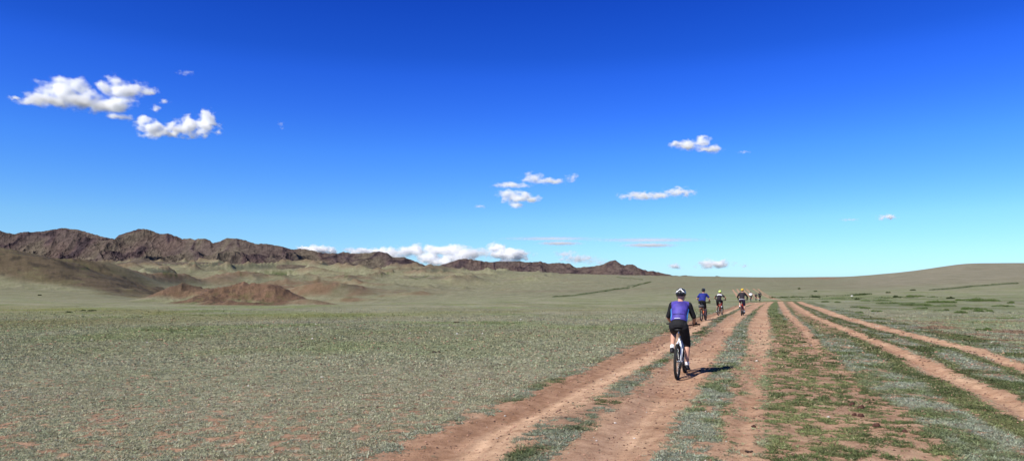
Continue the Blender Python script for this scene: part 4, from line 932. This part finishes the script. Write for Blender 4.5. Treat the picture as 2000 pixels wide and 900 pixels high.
    if o.get('waist'):
        bm = bmesh.new(); loft(bm, [(hip + up * q, rx * W, rd, tl) for q, rx, rd in ((-.03, .182, .145), (.0, .184, .147), (.035, .180, .142))]); remeshed('shirt_tail', bm, vox, M[o['waist']], body, 2)
    # shorts
    bm = bmesh.new(); loft(bm, [(hip + up * q, rx * W, rd, tl * .8) for q, rx, rd in ((-.085, .13, .10), (-.03, .172, .135), (.02, .172, .134), (.08, .166, .128), (.11, .155, .118))])
    ext = o.get('short', .80)
    for s in (-1, 1):
        e_ = hipj[s] * (1 - ext) + knee[s] * ext
        if o.get('three') and s > 0: capsule(bm, [hipj[s], hipj[s] * .5 + knee[s] * .5, knee[s], knee[s] * .90 + ank[s] * .10], [.108, .096, .074, .070])
        else: capsule(bm, [hipj[s], hipj[s] * .5 + e_ * .5, e_], [.108, .098, .080])
    remeshed('shorts', bm, vox, M[o['shorts']], body, 3)
    for s in (-1, 1):
        dn = (ank[s] - knee[s]).normalized()
        bm = bmesh.new(); capsule(bm, [ank[s] - dn * .07, ank[s] - dn * .03, ank[s] + V3(0, 0, -.02)], [.043, .041, .041]); remeshed('sock', bm, vox, M[o.get('sock', 'sock')], body, 2)
        bm = bmesh.new(); a = ank[s]
        capsule(bm, [a + V3(0, -.022, -.058), a + V3(0, .06, -.064), a + V3(s * .004, .165, -.076)], [.047, .050, .038], flat=(.95, .72)); capsule(bm, [a + V3(0, -.012, -.02), a + V3(0, .01, -.055)], [.046, .046])
        remeshed('shoe', bm, vox, M[o.get('shoe', 'shoe')], body, 3)
        if o.get('glove'):
            palm = hand[s] + V3(0, -.030, .026); bm = bmesh.new(); capsule(bm, [wrist[s], palm], [.031, .037], flat=(1.25, .85)); capsule(bm, [palm + V3(-.03, .01, 0), palm + V3(.03, .01, 0)], [.023, .023]); remeshed('glove', bm, vox, M[o['glove']], body, 2)
    # hair under the helmet
    bm = bmesh.new(); loft(bm, [(head + V3(0, f - .006, q), rx, rd, 0) for q, rx, rd, f in ((-.04, .060, .068, -.014), (-.02, .072, .088, -.012), (.03, .080, .100, -.008), (.075, .06, .08, -.01))]); remeshed('hair', bm, vox, M[o.get('hair', 'hair')], body, 2)
    # helmet: shell with ribs and vents
    hp = empty('helmet', (0, 0, 0), 0, body); hc = head + V3(0, -.008, .030)
    bm = bmesh.new(); rx_, ry_, rz_ = .104, .138, .098; R2_ = []
    for j in range(9):
        ph_ = math.radians(-14 + j * 13); R2_.append([bm.verts.new(hc + V3(math.cos(ph_) * rx_ * math.cos(a), math.cos(ph_) * ry_ * math.sin(a) * (1.0 if math.sin(a) > 0 else 1.06), math.sin(ph_) * rz_ * (1 if ph_ > 0 else 1.5 - .8 * math.sin(a)))) for a in [2 * math.pi * k / 28 for k in range(28)]])
    for j in range(8):
        for k in range(28): bm.faces.new((R2_[j][k], R2_[j][(k + 1) % 28], R2_[j + 1][(k + 1) % 28], R2_[j + 1][k]))
    bm.faces.new(R2_[-1]); bm.faces.new(R2_[0][::-1]); bm_done('shell', bm, M[o['helmet']], hp)
    if lod < 2:
        for i, xo in enumerate((-.066, -.034, 0, .034, .066)):
            bm = bmesh.new(); pts = []
            for j in range(13):
                t = math.radians(-18 + j * 17); yy_ = -math.cos(t) * ry_ * 1.06 * math.sqrt(1 - (xo / rx_) ** 2 * .9); zz_ = math.sin(t) * rz_ * 1.05 * math.sqrt(1 - (xo / rx_) ** 2); pts.append(hc + V3(xo * (1 if t > .3 else .75 + .25 * max(t, 0) / .3), yy_, zz_))
            bm_tube(bm, pts[:-1], [.007] + [.0105] * (len(pts) - 3) + [.007], 8)
            bm_done('rib', bm, M[o.get('rib', o['helmet'])] if i % 2 or lod else M[o['helmet']], hp)
        if o.get('hpat'):
            bm = bmesh.new()
            def onh(az, el, k_=1.07): a = math.radians(az); e_ = math.radians(el); return hc + V3(math.sin(a) * math.cos(e_) * rx_ * k_, -math.cos(a) * math.cos(e_) * ry_ * k_ * 1.05, math.sin(e_) * rz_ * k_)
            for s in (-1, 1): bm_tube(bm, [onh(s * 62, 8), onh(s * 35, 22), onh(s * 10, 50)], [.006, .017, .012], 8); bm_tube(bm, [onh(s * 10, 50), onh(s * 16, 75)], [.012, .010], 8)
            bm_done('shell_stripe', bm, M[o['hpat']], hp)
        if lod == 0:
            for s in (-1, 1):
                bm = bmesh.new(); bm_tube(bm, [hc + V3(s * .088, -.03, -.02), head + V3(s * .080, .01, -.06), head + V3(s * .045, .055, -.105)], .004, 5)
                bm_done('strap', bm, M['blackcloth'], hp)
    return body
def rider(px, py, heading, o, label_p, label_b, lod=1, phase=90, sc=1.0, **kw):
    gx, gy, gz = px2ground(px, py); gz = float(terrain(np.array([gx]), np.array([gy]))[0])
    rz = -math.radians(heading)
    # follow the slope of the track under both wheels
    fx = gx + math.sin(math.radians(heading)) * 1.09; fy = gy + math.cos(math.radians(heading)) * 1.09; fz = float(terrain(np.array([fx]), np.array([fy]))[0])
    root, pds = bike((gx, gy, gz), rz, phase=phase, lod=lod, label=label_b, sc=sc, **kw)
    body = cyclist((gx, gy, gz), rz, pds, o, lod, label_p, sc)
    pitch = math.atan2(fz - gz, 1.09)
    for q in (root, body): q.rotation_euler = (pitch, 0, rz)
rider(1323, 735.5, 22, dict(jersey='violet', sleeves='blackcloth', side='violetside', shorts='blackcloth', three=True, short=.78, helmet='hblack', rib='hblack', hpat='hwhite', skin='skin', hair='ghair', glove='shoe', trim=True, lean=30, build=.93, gx=.235, eb=.30),
      'nearest rider in violet jersey with black sleeves and black and white helmet', 'white mountain bike under the nearest rider in violet', lod=0, phase=100, frame='white', grip=.345)
rider(1370, 625, 27, dict(jersey='navy', shorts='blackcloth', helmet='hblack', skin='skin', lean=34, build=1.10, shoe='brown', sock='shoe', glove='shoe', gx=.27, eb=.5),
      'rider in royal blue jersey and black helmet, second from the camera', 'orange bike with a grey rack bag under the royal blue rider', lod=1, phase=75, frame='orange', bag='rack', sc=.985)
rider(1403, 614.6, 30, dict(jersey='darkcloth', yoke='whitecloth', shorts='blackcloth', helmet='lime', skin='dskin', lean=38, build=.90, glove='shoe', gx=.32, eb=.9),
      'rider with lime helmet and black jersey with a white shoulder band', 'red mountain bike under the rider with the lime helmet', lod=1, phase=250, frame='red', sc=.93)
rider(1448.5, 615, 24, dict(jersey='darkcloth', longsleeve='darkcloth', waist='whitecloth', shorts='plumcloth', helmet='yellow', skin='skin', lean=28, build=.98, gx=.28, short=.92, eb=.9),
      'rider in dark jacket with white shirt tail and yellow helmet', 'dark red mountain bike under the rider in the dark jacket', lod=1, phase=95, frame='red', sc=.98)
rider(1466, 588.8, 20, dict(jersey='whitecloth', shorts='blackcloth', helmet='hblack', skin='dskin', lean=32, build=1.05, short=1.0), 'far rider in a white jersey', 'dark bike under the far rider in white', lod=2, phase=60, frame='grey', sc=.98)
rider(1476, 586.8, 25, dict(jersey='darkcloth', shorts='blackcloth', helmet='hblack', skin='skin', lean=48, build=1.0), 'far dark clothed rider bent low, between two others', 'reddish bike under the bent far rider', lod=2, phase=120, frame='red', sc=.92)
rider(1483.5, 588.2, 25, dict(jersey='darkcloth', shorts='blackcloth', helmet='hblack', skin='dskin', lean=28, build=1.0, longsleeve='grey'), 'upright far rider in dark grey, rightmost of the group', 'black bike under the rightmost far rider', lod=2, phase=200, frame='black', sc=.98)

# ------------------------------------------------------------------ sun, sky, camera
w = bpy.data.worlds.new("World"); SC.world = w; w.use_nodes = True; nt = w.node_tree
bg = nt.nodes['Background']; sky = N(nt, 'ShaderNodeTexSky', sky_type='NISHITA'); sky.sun_disc = False
sky.sun_elevation = math.radians(SUN_EL); sky.sun_rotation = math.radians(SUN_AZ); sky.altitude = 1500; sky.air_density = 1.0; sky.dust_density = .3; sky.ozone_density = 3.0
hs = N(nt, 'ShaderNodeHueSaturation'); hs.inputs['Saturation'].default_value = 1.28; hs.inputs['Value'].default_value = 1.0
tcw = N(nt, 'ShaderNodeTexCoord'); sx_ = N(nt, 'ShaderNodeSeparateXYZ'); nt.links.new(tcw.outputs['Generated'], sx_.inputs[0])
rp = N(nt, 'ShaderNodeValToRGB'); el = rp.color_ramp.elements
RMP = [(0, (.62, 1.03, 1.6)), (.0126, (.73, 1.09, 1.6)), (.085, (.92, 1.26, 1.6)), (.18, (.70, 1.11, 1.95)), (.234, (.54, .90, 2.0)), (.283, (.41, .76, 1.97)), (.31, (.31, .64, 1.75)), (.377, (.22, .515, 1.63)), (.46, (.14, .26, .55)), (1., (.08, .11, .16))]
while len(el) < len(RMP): el.new(.5)
for e_, (p_, c_) in zip(el, RMP): e_.position = p_; e_.color = (*[v / 2.05 for v in c_], 1)
nt.links.new(sx_.outputs[2], rp.inputs[0]); gain = N(nt, 'ShaderNodeVectorMath', operation='SCALE'); gain.inputs[3].default_value = 2.05; nt.links.new(rp.outputs[0], gain.inputs[0])
nt.links.new(sky.outputs[0], hs.inputs['Color']); nt.links.new(mixc(nt, 1., hs.outputs[0], gain.outputs[0], 'MULTIPLY'), bg.inputs[0]); bg.inputs[1].default_value = .068
sl = bpy.data.lights.new('sun', 'SUN'); sl.energy = 4.8; sl.angle = math.radians(.53); sl.color = (1, .965, .91); so = bpy.data.objects.new('sun', sl); C.objects.link(so)
so.rotation_euler = Vector(-SUNV).to_track_quat('-Z', 'Y').to_euler(); so.location = (-20, -20, 30)
cam = bpy.data.cameras.new('camera'); cam.lens = 24; cam.sensor_width = 36; cam.shift_y = (HY - 450) / 2000; cam.clip_end = 60000; cam.clip_start = .1
co = bpy.data.objects.new('camera', cam); C.objects.link(co); co.location = (0, 0, CH); co.rotation_euler = (math.pi / 2, 0, 0); SC.camera = co
SC.view_settings.view_transform = 'Standard'; SC.view_settings.look = 'None'; SC.view_settings.gamma = 1; SC.view_settings.exposure = .47
SC.cycles.volume_bounces = 24; SC.cycles.max_bounces = 26; SC.cycles.sample_clamp_indirect = 6; SC.cycles.diffuse_bounces = 8; SC.cycles.transmission_bounces = 10; SC.cycles.use_denoising = True; SC.cycles.denoiser = 'OPENIMAGEDENOISE'; SC.cycles.denoising_input_passes = 'RGB_ALBEDO_NORMAL'
